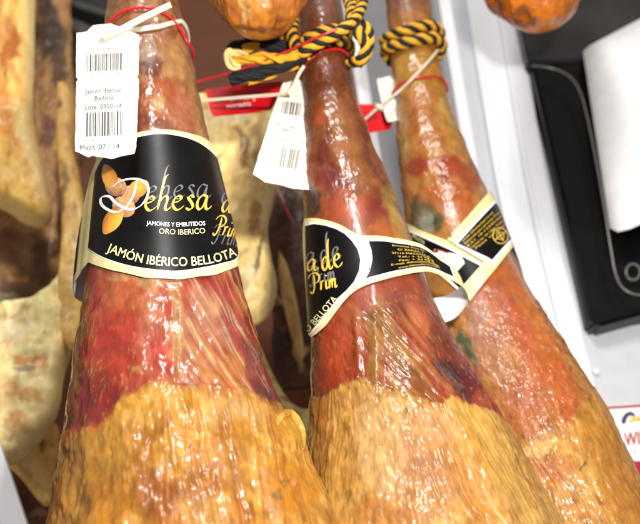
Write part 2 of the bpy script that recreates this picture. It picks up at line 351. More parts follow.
# ---- middle ham
def paint_B(X, Y, s, v, TH, Z):
    n1 = fbm(s / 26, v / 34, 41); n2 = fbm(s / 8, v / 13, 42); n3 = fbm(s / 4.5, v / 9, 43)
    col = np.zeros(X.shape + (3,)) + lin((154, 84, 44))
    col = mix(col, (176, 98, 40), sstep(0, .7, n1) * .8); col = mix(col, (112, 44, 30), sstep(0, -.6, n1) * .7)
    col = blobs(col, X, Y, [(328, 0, 22, 22, 0, (150, 106, 98), .7), (310, 100, 10, 60, 0, (128, 66, 30), .8), (330, 78, 20, 22, 0, (132, 64, 40), .7), (322, 118, 10, 9, 0, (186, 84, 44), .8), (345, 150, 16, 50, -8, (172, 102, 40), .8), (322, 150, 9, 14, 0, (128, 26, 22), .7),
        (335, 178, 22, 14, 0, (136, 30, 30), .75), (312, 205, 10, 16, 0, (60, 26, 22), .85), (360, 190, 14, 40, -14, (156, 92, 36), .6), (350, 210, 26, 22, 0, (198, 84, 50), .8), (378, 212, 12, 26, -20, (150, 40, 32), .7), (398, 225, 9, 34, -22, (196, 160, 70), .85), (384, 232, 22, 14, 0, (206, 116, 56), .6)], 44, 6)
    low = sstep(250, 290, Y)
    col = mix(col, (168, 60, 32), low * .75)
    col = blobs(col, X, Y, [(332, 350, 22, 46, 0, (196, 74, 42), .8), (316, 360, 6, 60, 0, (110, 50, 28), .7), (352, 330, 8, 60, 0, (170, 70, 40), .5), (375, 350, 9, 60, 3, (172, 124, 62), .75), (396, 352, 10, 50, -16, (170, 120, 52), .75), (405, 305, 26, 16, 0, (126, 56, 50), .7), (425, 330, 12, 40, -20, (196, 92, 44), .85),
        (448, 350, 9, 50, -30, (120, 44, 22), .85), (455, 376, 12, 32, -38, (64, 12, 18), .9), (474, 384, 11, 20, -30, (104, 16, 32), .8), (488, 396, 9, 10, 0, (176, 78, 44), .7), (414, 376, 14, 40, -36, (176, 116, 48), .75), (392, 388, 26, 10, 10, (166, 110, 56), .7), (462, 350, 6, 40, -30, (130, 60, 50), .7)], 46, 5)
    film = perlin((s - (Y - 330) * .55) / 6.5, Y / 60, 51) + .55 * perlin((s - (Y - 330) * .55) / 3, Y / 36, 52)
    fm = np.exp(-((X - 402 - (Y - 350) * .45) / 34.) ** 2) * sstep(290, 320, Y)
    col = mix(col, (206, 160, 96), fm * sstep(.0, .7, film) * .45); col = mix(col, (110, 44, 24), fm * sstep(-.1, -.6, film) * .6)
    col = mix(col, (206, 140, 70), sstep(.5, .8, n3 + .3 * n2) * .4 * low)
    bx = [290, 308, 320, 330, 345, 360, 375, 395, 420, 440, 450, 470, 490, 503, 530, 560]
    by = [405, 398, 398, 391, 382, 377, 383, 389, 396, 403, 394, 402, 408, 418, 430, 450]
    edge = np.interp(X, bx, by) + 1.8 * fbm(s / 9, v / 30, 53) + 1.0 * n2
    fat = sstep(-.8, 1.2, Y - edge)
    fl = X - (Y - 400) * np.interp(X, [310, 400, 500], [-.05, .15, .5])
    rg = ridges(fl * 1.0, Y, 61, 5.8, 90); rg2 = ridges(fl, Y, 63, 3.0, 16)
    fc = np.zeros_like(col) + lin((204, 154, 74))
    fc = mix(fc, (176, 112, 40), sstep(-.05, .5, fbm(s / 24, v / 40, 62)) * .6)
    side = 1 - np.exp(-((X - 385 - (Y - 450) * .15) / 48.) ** 2)
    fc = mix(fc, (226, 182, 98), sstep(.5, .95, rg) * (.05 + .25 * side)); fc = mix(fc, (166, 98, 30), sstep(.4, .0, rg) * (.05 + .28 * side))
    fc = mix(fc, (228, 196, 146), sstep(.1, .6, n3) * .35); fc = mix(fc, (160, 98, 46), sstep(-.1, -.6, n3 + .3 * n2) * .35)
    fc = blobs(fc, X, Y, [(385, 450, 34, 60, -8, (212, 172, 122), .7), (425, 440, 30, 40, -14, (192, 134, 84), .7), (430, 485, 36, 34, -10, (176, 112, 62), .7), (345, 470, 14, 60, 0, (206, 154, 70), .6), (322, 450, 8, 60, 0, (176, 110, 40), .6), (390, 512, 40, 16, 0, (184, 116, 50), .7), (480, 440, 16, 60, -28, (222, 170, 76), .7), (505, 480, 14, 60, -28, (206, 160, 84), .7), (470, 490, 14, 40, -20, (196, 128, 44), .6), (318, 415, 10, 18, 0, (190, 116, 44), .7)], 64, 5)
    fc = blobs(fc, X, Y, [(407, 411, 2.6, 3.4, 0, (90, 52, 26), .9), (346, 452, 2.4, 6, 0, (96, 96, 60), .8), (360, 478, 2.4, 5, 0, (92, 90, 56), .8), (349, 496, 3, 7, 15, (84, 84, 50), .8), (345, 428, 2, 6, 0, (120, 104, 54), .7), (460, 490, 7, 5, 0, (120, 110, 54), .7), (442, 498, 4, 6, 0, (110, 104, 50), .7), (366, 494, 4, 4, 0, (128, 116, 50), .6), (391, 420, 3, 4, 0, (170, 96, 44), .7)], 65, 2, 1 / 6.) * .6 + fc * .4
    fc = fc * np.array([.60, .575, .48])
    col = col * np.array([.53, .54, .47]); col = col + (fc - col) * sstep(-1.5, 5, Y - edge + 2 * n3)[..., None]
    d = .0011 * n1 * (1 - low) + .0012 * n1 * low + .0001 * n2 * (1 - fat)
    d = d + .0007 * film * fm * (1 - fat) + low * (1 - fat) * (.0016 * np.exp(-((X - 357 - (Y - 340) * .06) / 4.) ** 2) + .002 * np.exp(-((X - 376 - (Y - 340) * .02) / 5.) ** 2) - .004 * np.exp(-((X - 456 - (Y - 372) * .75) / 9.) ** 2))
    w = 1 - .85 * band_mask(TH, Z, .315, .425)
    d = d * w
    d = d + fat * (.0006 + (.12 + .88 * side) * .0008 * rg + .0002 * rg2 * side + .0003 * n2 + (1 - side) * .0004 * n3)
    d = d + .003 * np.exp(-((X - 470 - (Y - 440) * .5) / 10.) ** 2) * fat * sstep(395, 430, Y)
    return col, d, fat

# ---- right ham
def paint_C(X, Y, s, v, TH, Z):
    n1 = fbm(s / 28, v / 34, 71); n2 = fbm(s / 8, v / 11, 72); n3 = fbm(s / 4, v / 5, 73)
    col = np.zeros(X.shape + (3,)) + lin((206, 132, 60))
    col = mix(col, (176, 84, 30), sstep(0, .6, n1) * .7)
    col = blobs(col, X, Y, [(405, 0, 40, 14, 0, (150, 92, 78), .7), (412, 68, 26, 20, 0, (214, 152, 60), .8), (440, 90, 10, 60, -12, (206, 140, 50), .8), (396, 130, 6, 50, 0, (96, 68, 44), .85), (403, 138, 6, 26, 0, (206, 170, 100), .7), (450, 112, 7, 26, -20, (214, 166, 90), .7), (425, 120, 16, 40, 0, (206, 116, 50), .5),
        (416, 165, 14, 12, 0, (164, 40, 28), .8), (450, 168, 16, 14, 20, (178, 48, 24), .8), (475, 175, 16, 16, 0, (168, 60, 20), .8), (445, 195, 26, 14, 0, (206, 100, 50), .6), (425, 215, 14, 16, 0, (88, 96, 70), .75), (437, 222, 6, 12, 0, (64, 82, 60), .8), (416, 212, 5, 14, 0, (60, 80, 60), .7), (428, 222, 6, 12, 0, (178, 176, 160), .7), (460, 215, 18, 20, 0, (206, 96, 40), .6),
        (505, 290, 30, 30, 0, (206, 96, 36), .8), (540, 340, 20, 60, -28, (214, 112, 36), .85), (490, 310, 24, 30, 0, (196, 110, 76), .6), (490, 350, 20, 50, -20, (210, 140, 110), .7), (520, 330, 12, 40, -20, (206, 90, 66), .6), (466, 345, 6, 16, -25, (70, 100, 80), .85), (476, 360, 4, 10, -20, (84, 112, 92), .8), (460, 332, 4, 7, -20, (80, 104, 80), .7), (478, 318, 10, 26, 0, (206, 150, 130), .7), (535, 385, 26, 30, 0, (206, 104, 60), .7), (525, 410, 26, 30, -10, (204, 110, 70), .7), (560, 390, 14, 50, -20, (208, 96, 34), .8)], 74, 5)
    col = mix(col, (226, 186, 150), sstep(.4, .75, n2) * .35 * sstep(300, 330, Y))
    bx = [480, 515, 530, 545, 560, 572, 580, 592, 600, 640, 700]
    by = [464, 442, 440, 434, 428, 420, 404, 388, 378, 372, 372]
    edge = np.interp(X, bx, by) + 2.2 * fbm(s / 9, v / 20, 75) + n2
    fat = sstep(-.9, 1.4, Y - edge)
    fc = np.zeros_like(col) + lin((204, 148, 64))
    fc = mix(fc, (180, 108, 40), sstep(-.05, .55, fbm(s / 18, v / 26, 76)) * .7); fc = mix(fc, (226, 182, 98), sstep(.2, .6, n2) * .5)
    fc = blobs(fc, X, Y, [(540, 450, 22, 12, -20, (232, 196, 130), .85), (560, 490, 40, 20, 20, (206, 150, 84), .6), (570, 440, 26, 16, -40, (214, 160, 70), .7), (600, 440, 12, 40, -25, (190, 132, 40), .7), (625, 490, 20, 50, -25, (184, 122, 50), .7), (555, 470, 16, 12, 0, (200, 106, 50), .6), (585, 480, 12, 26, 0, (216, 168, 84), .6), (530, 470, 18, 14, 0, (196, 120, 80), .5)], 77, 6)
    fc = blobs(fc, X, Y, [(583, 466, 6, 1.6, -40, (110, 60, 24), .8), (548, 455, 1.6, 16, 35, (168, 96, 40), .7), (575, 500, 3, 3, 0, (170, 96, 34), .6)], 78, 2, 1 / 6.)
    fc = fc * np.array([.65, .60, .47]); col = col * np.array([.58, .64, .62])
    col = col + (fc - col) * sstep(-5, 13, Y - edge + 4 * n2)[..., None]
    d = .0013 * n1 + .0001 * n2 * sstep(90, 130, Y) + .0002 * n3 * sstep(280, 320, Y) * (1 - fat) + .0004 * n2 * sstep(280, 320, Y) * (1 - fat)
    w = 1 - .9 * band_mask(TH, Z, .375, .48)
    d = d * w + fat * (.0004 + .0004 * n2 + .0006 * ridges(X - (Y - 400) * .45, Y, 79, 8, 60) + .0002 * n3)
    return col, d, fat

GH = 'cured hams hanging in the shop'
rA = empty('cured_ham', (-.066, .62, .85), 'glossy ham in front carrying the largest round black label, golden wrinkled fat below red meat', 'ham', GH)
build_ham(HA, rA, paint_A)
rB = empty('cured_ham', (.12, .68, .88), 'middle ham with black and yellow knotted rope on its thin shank and brown red meat', 'ham', GH)
build_ham(HB, rB, paint_B)
rC = empty('cured_ham', (.23, .75, .87), 'orange greasy ham beside the white cabinet with two crossed label straps', 'ham', GH)
build_ham(HC, rC, paint_C, mats=(M_LEANC, M_FAT))
# curled fat flap on the left ham
fp = HA.hit([276, 281, 287, 294, 299, 302, 302, 299], [426, 416, 414, 419, 428, 438, 448, 456], -.0006)
Vf, Ff = tube_geo(spline(fp, 40), np.interp(np.linspace(0, 1, 40), [0, .2, .6, 1], [.0014, .0050, .0048, .0012]), 14, .7)
cf = np.zeros((len(Vf), 3)) + lin((226, 178, 92)) * np.array([.64, .585, .37]) * (1 + .12 * np.random.RandomState(2).randn(len(Vf), 1))
fo = mesh_np('fat_flap', Vf, [f for f in Ff if len(f) == 4], M_FAT, rA, np.clip(cf, 0, 1))

# ------------------------------------------------------------------ hams hanging behind and above
def simple_ham(Y, rows, label, pts, base, blobl, ytop=-80, zlo=None, mat=M_BACK, k=.5, seed=100, cap=(True, True), ce=1.0, part_of=None, relief=.0022, gain=(1, 1, 1), nt=200, nz=240):
    # rows: (photo row, left, right) of the outline on the upright plane Y
    R = []
    for (y, l, r) in rows:
        a = at(np.array(l), np.array(y), Y); b = at(np.array(r), np.array(y), Y); R.append(((a[2] + b[2]) / 2, (a[0] + b[0]) / 2, abs(b[0] - a[0]) / 2))
    R = sorted(R); lo, hi = R[0], R[-1]
    if cap[0]: R = [(lo[0] - lo[2] * .8 * ce, lo[1], .0002), (lo[0] - lo[2] * .72 * ce, lo[1], lo[2] * .42), (lo[0] - lo[2] * .45 * ce, lo[1], lo[2] * .78)] + R
    if cap[1]: R = R + [(hi[0] + hi[2] * .6 * ce, hi[1], hi[2] * .7), (hi[0] + hi[2] * .9 * ce, hi[1], .0002)]
    H = Ham(Y, k, R)
    root = empty('cured_ham', (hi[1], Y, R[-1][0]), label, 'ham', GH)
    def paint(X, Yp, s, v, TH, Z):
        n1 = fbm(s / 22, v / 34, seed); n2 = fbm(s / 7, v / 12, seed + 1)
        col = np.zeros(X.shape + (3,)) + lin(base)
        col = col * (1 + .16 * n1[..., None] + .12 * n2[..., None])
        col = blobs(col, X, Yp, blobl, seed + 2, 8) * np.array(gain)
        return col, relief * n1 + relief * .3 * n2, np.ones_like(X)
    build_ham(H, root, paint, nt, nz, H.zf[0] + .01, H.zf[-1] - .01, mats=(mat, mat))
    return H, root
PALE, DARK, TAN = (232, 200, 128), (70, 42, 26), (206, 158, 92)
def refine_mesh(poly, cell=4.0):                    # fill a polygon with a fine mesh so it can bend over a surface
    bm = bmesh.new(); vs = [bm.verts.new((p[0], p[1], 0)) for p in poly]; bm.faces.new(vs)
    xs = [p[0] for p in poly]; ys = [p[1] for p in poly]
    for ax, lo, hi in ((0, min(xs), max(xs)), (1, min(ys), max(ys))):
        c = lo + cell
        while c < hi:
            co = [0, 0, 0]; no = [0, 0, 0]; co[ax] = c; no[ax] = 1
            bmesh.ops.bisect_plane(bm, geom=bm.verts[:] + bm.edges[:] + bm.faces[:], dist=1e-5, plane_co=co, plane_no=no); c += cell
    bm.verts.index_update(); V = [(v.co.x, v.co.y) for v in bm.verts]; Fs = [tuple(v.index for v in f.verts) for f in bm.faces]; bm.free(); return V, Fs
def edge_dist(V, poly):
    V = np.asarray(V); d = np.full(len(V), 1e9); p = np.asarray(poly, float)
    for i in range(len(p)):
        a_, b_ = p[i], p[(i + 1) % len(p)]; ab = b_ - a_; t_ = np.clip(((V - a_) @ ab) / (ab @ ab + 1e-9), 0, 1)
        d = np.minimum(d, np.linalg.norm(V - a_ - t_[:, None] * ab, axis=1))
    return d
def cut_piece(poly, Y, h, base, blobl, label, seed, rim=None, soft=11.0, cell=2.2, name='cured_ham'):
    # a flat side of ham with an irregular outline and rounded edges, hanging in the upright plane Y
    out = [tuple(p) for p in spline(np.array(poly + poly[:1], float), 14 * len(poly))[:-1]]
    V, Fs = refine_mesh(out, cell); V = np.array(V); d = edge_dist(V, out); n = len(V)
    x, y = V[:, 0], V[:, 1]; n1 = fbm(x / 22, y / 34, seed); n2 = fbm(x / 6, y / 11, seed + 1)
    prof = np.sqrt(np.clip(1 - (1 - np.clip(d / soft, 0, 1)) ** 2, 0, 1))
    F_ = at(x, y, Y); off = h * prof * (1 + .25 * n1) + .0006 * n2
    Pf = F_ - np.array([0, 1.0, 0]) * off[:, None]; Pb = F_ + np.array([0, .6, 0]) * (h * prof)[:, None]
    col = np.zeros((n, 3)) + lin(base) * np.array([1.12, 1.08, .92]); col = col * (1 + .14 * n1[:, None] + .07 * n2[:, None])
    col = mix(col, (196, 124, 62), sstep(.15, .75, fbm(x / 14, y / 24, seed + 4)) * .45); col = mix(col, (120, 84, 52), sstep(.4, .9, fbm(x / 9, y / 15, seed + 6)) * .5)
    col = blobs(col, x, y, blobl, seed + 2, 6)
    if rim: col = mix(col, rim, .85 * np.exp(-(d / 4.0) ** 2))
    col = np.clip(np.r_[col, col], .001, .95); allF = [tuple(f) for f in Fs] + [tuple(i + n for i in f[::-1]) for f in Fs]
    o = mesh_py(name, np.r_[Pf, Pb], allF, M_BACK, None, True)
    c_ = o.data.color_attributes.new('Col', 'FLOAT_COLOR', 'POINT'); c_.data.foreach_set('color', np.concatenate([col, np.ones((2 * n, 1))], 1).astype(np.float32).ravel())
    bm = bmesh.new(); bm.from_mesh(o.data); bmesh.ops.remove_doubles(bm, verts=bm.verts[:], dist=1e-5); bmesh.ops.recalc_face_normals(bm, faces=bm.faces[:]); bm.to_mesh(o.data); bm.free()
    for p in o.data.polygons: p.use_smooth = True
    return tag(o, label, 'ham', GH)
cut_piece([(-50, -70), (36, -70), (35, 0), (34, 60), (33, 105), (36, 135), (43, 165), (49, 195), (52, 211), (48, 222), (38, 226), (22, 222), (8, 212), (-12, 204), (-50, 200)], .90, .03, (240, 192, 104),
    [(17, 62, 8, 26, 0, (186, 98, 34), .9), (4, 30, 6, 50, 0, (206, 132, 56), .7), (12, 130, 9, 40, -15, (216, 140, 60), .8), (36, 160, 8, 46, -14, (248, 222, 150), .8), (27, 30, 6, 60, 0, (244, 206, 120), .8), (24, 92, 6, 12, 0, (206, 120, 50), .7), (0, 186, 14, 18, 0, (236, 200, 130), .7), (34, 104, 4, 7, 0, (90, 60, 34), .7)],
    'pale yellow ham at the far left edge, its fat flap ending in a rounded point', 110, rim=(246, 222, 156))
cut_piece([(57, 88), (65, 84), (72, 95), (75, 120), (74, 150), (80, 180), (88, 230), (88, 300), (80, 345), (66, 344), (58, 300), (62, 240), (60, 190), (56, 140)], .90, .014, (226, 184, 108),
    [(52, 95, 6, 12, 0, (206, 190, 160), .7), (66, 120, 5, 26, 0, (236, 190, 120), .7), (62, 108, 3, 6, 0, (110, 60, 40), .8), (64, 200, 4, 30, 6, (104, 84, 50), .85), (78, 250, 3, 60, 0, (240, 206, 130), .7), (70, 300, 6, 30, 0, (206, 164, 90), .7)],
    'narrow tan ham edge running down between the mouldy ham and the big label', 148, soft=7)
cut_piece([(-50, 318), (0, 308), (32, 303), (50, 292), (70, 276), (76, 306), (73, 345), (64, 375), (58, 410), (40, 440), (12, 463), (-50, 470)], .92, .028, (244, 222, 168),
    [(36, 368, 22, 5, 8, (214, 152, 74), .9), (33, 377, 8, 4, 0, (150, 134, 120), .8), (6, 396, 16, 16, 0, (232, 190, 116), .8), (16, 340, 24, 12, 0, (250, 236, 190), .8), (30, 402, 22, 5, 16, (206, 150, 82), .7), (24, 430, 14, 10, 0, (214, 164, 96), .8), (56, 400, 4, 40, 20, (240, 216, 150), .8), (10, 322, 30, 3, -4, (176, 150, 104), .6)],
    'creamy ham at lower left with a rounded rind edge and orange streak', 130, rim=(226, 200, 132))
cut_piece([(8, 466), (30, 450), (54, 424), (60, 440), (55, 475), (49, 505), (38, 500), (22, 480)], .99, .012, (226, 190, 116),
    [(46, 446, 4, 12, 10, (120, 74, 44), .8), (36, 470, 8, 20, -25, (240, 212, 146), .8)], 'small yellow ham wedge below the creamy ham at lower left', 140, soft=7)
simple_ham(1.0, [(-70, 30, 76), (0, 26, 70), (60, 24, 72), (110, 16, 77), (160, -10, 80), (210, -46, 78), (260, -60, 70), (295, -55, 56)],
    'ham with dark mouldy meat side between the far left ham and the big label', None, (196, 146, 90),
    [(48, 20, 12, 46, 0, (40, 28, 22), .9), (60, 60, 9, 30, 0, (62, 44, 34), .8), (38, 60, 5, 70, 0, (120, 92, 56), .7), (66, 120, 9, 26, 8, (216, 176, 106), .85), (52, 90, 7, 16, 0, (178, 130, 84), .8), (46, 130, 10, 20, 0, (104, 66, 44), .8), (64, 160, 5, 40, 12, (120, 100, 60), .8), (66, 200, 8, 60, 10, (54, 34, 24), .85),
     (26, 225, 28, 14, -15, (190, 160, 126), .7), (20, 250, 30, 22, 0, (112, 72, 54), .85), (44, 262, 14, 26, 20, (88, 58, 38), .9), (26, 246, 10, 12, 0, (150, 128, 82), .6), (16, 290, 30, 14, 0, (112, 88, 70), .85), (52, 285, 8, 18, 20, (110, 86, 56), .8), (14, 303, 36, 7, 0, (196, 186, 160), .8)], ce=.3, seed=120)
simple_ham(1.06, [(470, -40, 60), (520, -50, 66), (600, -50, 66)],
    'dark brown ham behind the white rail at lower left', None, (104, 62, 44), [(24, 500, 12, 14, 0, (70, 34, 32), .8), (40, 515, 10, 8, 0, (170, 130, 90), .6)], seed=145, cap=(True, False))
cut_piece([(188, 106), (282, 104), (285, 135), (278, 172), (272, 200), (268, 232), (272, 260), (277, 284), (273, 306), (260, 321), (244, 326), (222, 334), (188, 334)], .90, .034, (242, 214, 148),
    [(247, 165, 5, 30, -10, (150, 104, 60), .85), (232, 132, 22, 8, 0, (250, 230, 180), .8), (262, 140, 5, 40, 8, (176, 134, 80), .7), (270, 185, 4, 30, 8, (236, 206, 140), .7), (240, 215, 7, 44, -6, (232, 200, 124), .7), (256, 232, 6, 20, 0, (190, 140, 76), .8), (254, 285, 9, 22, 20, (250, 232, 184), .8), (262, 270, 3, 28, 12, (110, 74, 44), .85), (240, 300, 7, 10, 0, (160, 128, 76), .7), (250, 312, 14, 4, 0, (206, 186, 130), .7), (236, 175, 4, 30, 4, (226, 190, 120), .7)],
    'pale yellow ham behind, filling the gap between the left ham and the middle ham', 150, rim=(236, 208, 140))
cut_piece([(279, 250), (289, 270), (298, 308), (304, 350), (301, 359), (292, 338), (283, 302), (279, 275)], 1.0, .008, (232, 202, 136), [(286, 290, 3, 20, -14, (206, 160, 96), .6)], 'slender pale strip of ham fat in the dark gap beside the middle ham', 165, soft=4, cell=1.6)
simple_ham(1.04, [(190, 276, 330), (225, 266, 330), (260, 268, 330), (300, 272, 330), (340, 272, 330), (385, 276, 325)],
    'ham with shadow put into its dark colour just left of the middle ham, with a pale fat streak', None, (84, 52, 34),  # dark base colour holds the shadow thrown by the middle ham
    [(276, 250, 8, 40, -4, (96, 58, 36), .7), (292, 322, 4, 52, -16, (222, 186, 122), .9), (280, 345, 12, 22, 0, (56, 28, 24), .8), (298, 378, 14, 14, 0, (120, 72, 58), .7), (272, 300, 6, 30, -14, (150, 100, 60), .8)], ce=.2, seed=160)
cut_piece([(236, 326), (250, 330), (262, 350), (279, 386), (298, 408), (330, 418), (330, 480), (250, 480), (228, 400)], .95, .02, (244, 222, 156),
    [(252, 345, 6, 30, -20, (214, 180, 106), .8), (284, 404, 14, 4, 30, (130, 84, 56), .7), (296, 425, 10, 14, 0, (206, 186, 124), .8)], 'dull yellow ham low in the gap, under the shadowed ham', 170)
HU1, _ = simple_ham(.60, [(-140, 236, 296), (-70, 216, 312), (-30, 206, 318), (-10, 208, 314), (6, 220, 303)],
    'bottom tip of a brown ham hanging from above left of the middle shank', None, (176, 104, 34),
    [(262, 4, 14, 18, 0, (216, 140, 50), .8), (246, 10, 5, 16, 20, (216, 180, 110), .6), (280, 12, 12, 8, -10, (150, 82, 24), .7), (258, 25, 34, 6, 8, (112, 52, 22), .8), (216, 6, 6, 18, 0, (190, 128, 50), .7), (292, 2, 12, 20, 0, (196, 112, 40), .6), (262, 29, 10, 3, 0, (120, 56, 44), .7)], mat=M_FAT, seed=180, relief=.0022, k=.9)
HU2, _ = simple_ham(.74, [(-140, 500, 560), (-70, 486, 590), (-32, 480, 600), (-14, 484, 596), (-1, 498, 582)],
    'bottom tip of an amber ham hanging from above at the upper right', None, (196, 104, 24),
    [(540, 6, 30, 12, 0, (224, 126, 26), .8), (530, 20, 36, 5, 6, (130, 78, 40), .8), (500, 6, 10, 8, 30, (120, 64, 30), .8), (546, 19, 12, 4, 0, (196, 150, 104), .8), (575, 12, 12, 8, -30, (150, 92, 40), .7)], mat=M_FAT, seed=190, relief=.002, k=.9)

# ------------------------------------------------------------------ lettering helpers
_txt = {}
def text_geo(body, bold=0.0, space=1.0, shear=0.0):
    key = (body, bold, space, shear)
    if key not in _txt:
        cu = bpy.data.curves.new('lettering_curve', 'FONT'); cu.body = body; cu.size = 1; cu.offset = bold; cu.space_character = space; cu.shear = shear; cu.resolution_u = 3; cu.fill_mode = 'FRONT'
        ob = bpy.data.objects.new('lettering_curve', cu); COL.objects.link(ob)
        dg = bpy.context.evaluated_depsgraph_get(); dg.update()
        me = ob.evaluated_get(dg).to_mesh()
        V = np.array([v.co[:2] for v in me.vertices]).reshape(-1, 2); Fs = [tuple(p.vertices) for p in me.polygons]
        ob.evaluated_get(dg).to_mesh_clear(); bpy.data.objects.remove(ob); bpy.data.curves.remove(cu)
        _txt[key] = (V, Fs)
    return _txt[key]
class Shapes:                                   # flat shapes in photo pixels, later laid on a surface
    def __init__(s): s.V = []; s.F = []; s.E = []
    def add(s, V, Fs, extra=0.0):
        o = len(s.V); s.V += [tuple(v) for v in V]; s.E += [extra] * len(V); s.F += [tuple(i + o for i in f) for f in Fs]
    def text(s, body, path, cap, bold=0.0, fit=True, shear=0.0, space=1.0, sx=1.0):
        if bold:
            for k in range(4):
                dx, dy = ((-1, 0), (1, 0), (0, -.6), (0, .6))[k]; q = cap * bold * .75
                s.text(body, [(p[0] + dx * q, p[1] + dy * q) for p in path], cap, 0.0, fit, shear, space, sx); s.E[-len(text_geo(body, 0.0, space, shear)[0]):] = [k * 1.5e-5] * len(text_geo(body, 0.0, space, shear)[0])
            return s
        V, Fs = text_geo(body, 0.0, space, shear)
        if not len(V): return s
        P = spline(np.array(path, float), 60); d = np.r_[0, np.cumsum(np.linalg.norm(np.diff(P, axis=0), axis=1))]
        w = V[:, 0].max() - V[:, 0].min(); x = (V[:, 0] - V[:, 0].min()) * (d[-1] / w if fit else cap / .727 * sx); y = V[:, 1] * cap / .727
        T = np.gradient(P, axis=0); T /= np.linalg.norm(T, axis=1)[:, None]
        q = np.stack([np.interp(x, d, P[:, 0]), np.interp(x, d, P[:, 1])], -1); t = np.stack([np.interp(x, d, T[:, 0]), np.interp(x, d, T[:, 1])], -1)
        over = np.maximum(x - d[-1], 0)[:, None]
        s.add(q + over * t + y[:, None] * np.stack([t[:, 1], -t[:, 0]], -1), Fs); return s
    def stroke(s, pts, w0, w1=None, nib=None, n=24, taper=True):
        P = spline(np.array(pts, float), n); T = np.gradient(P, axis=0); T /= np.linalg.norm(T, axis=1)[:, None] + 1e-9
        N = np.stack([-T[:, 1], T[:, 0]], -1)
        if nib is not None:
            a = np.arctan2(-T[:, 1], T[:, 0]); w = w0 * (.22 + .78 * np.abs(np.sin(a - math.radians(nib))))
        else: w = np.linspace(w0, w0 if w1 is None else w1, n)
        if taper: w = w * np.clip(np.minimum(np.arange(n), np.arange(n)[::-1]) / 2.5 + .25, 0, 1)
        s.add(np.concatenate([P - N * w[:, None] / 2, P + N * w[:, None] / 2]), [(i, i + 1, n + i + 1, n + i) for i in range(n - 1)]); return s
    def rect(s, x0, y0, x1, y1, xf=lambda p: p):
        s.add([xf(p) for p in ((x0, y0), (x1, y0), (x1, y1), (x0, y1))], [(0, 1, 2, 3)]); return s
class Wrap:                                     # photo pixels -> (angle, height) on a ham -> point at any stand-off
    def __init__(s, H, base=.002, so=None): s.H, s.base, s.so = H, base, so
    def tz(s, x, y): return s.H.tz(np.atleast_1d(np.asarray(x, float)), np.atleast_1d(np.asarray(y, float)), s.base)
    def pt(s, th, z, off): return s.H.point(th, z, off + (s.so(np.degrees(th)) if s.so else 0.0))
    def __call__(s, x, y, off): th, z = s.tz(x, y); return s.pt(th, z, off)
class Poly:
    def __init__(s, pts, cell=4.0, tz=None): s.pts, s.cell, s.tz = pts, cell, tz
    def on(s, surf, off):
        if not isinstance(surf, Wrap):
            V, Fs = refine_mesh(s.pts, s.cell); V = np.array(V); return surf(V[:, 0], V[:, 1], off), Fs
        if s.tz is not None: th, z = np.array(s.tz[0]), np.array(s.tz[1])
        else:
            p = s.pts + s.pts[:1]; q = []
            for (x0, y0), (x1, y1) in zip(p, p[1:]):
                n = max(1, int(math.hypot(x1 - x0, y1 - y0) / 3)); q += [(x0 + (x1 - x0) * i / n, y0 + (y1 - y0) * i / n) for i in range(n)]
            q = np.array(q); th, z = surf.tz(q[:, 0], q[:, 1])
        k = 45.0                                  # millimetres of arc per radian, roughly
        V, Fs = refine_mesh(list(zip(th * k, z * 1000)), s.cell * .8); V = np.array(V)
        return surf.pt(V[:, 0] / k, V[:, 1] / 1000, off), Fs
def refined(poly, cell=4.0): return Poly(list(poly), cell)
def lay(name, shp, surf, off, mat, parent, smooth=True):
    if isinstance(shp, Poly):
        P, Fs = shp.on(surf, off)
    else:
        V = np.array(shp.V); Fs = shp.F; P = surf(V[:, 0], V[:, 1], off + np.array(shp.E))
    n = np.zeros(3)                              # make faces look at the viewer side
    out = []
    for f in Fs:
        a, b, c = P[f[0]], P[f[1]], P[f[2]]; nn = np.cross(b - a, c - a)
        out.append(f if np.dot(nn, -a) > 0 else f[::-1])
    return mesh_py(name, P, out, mat, parent, smooth)

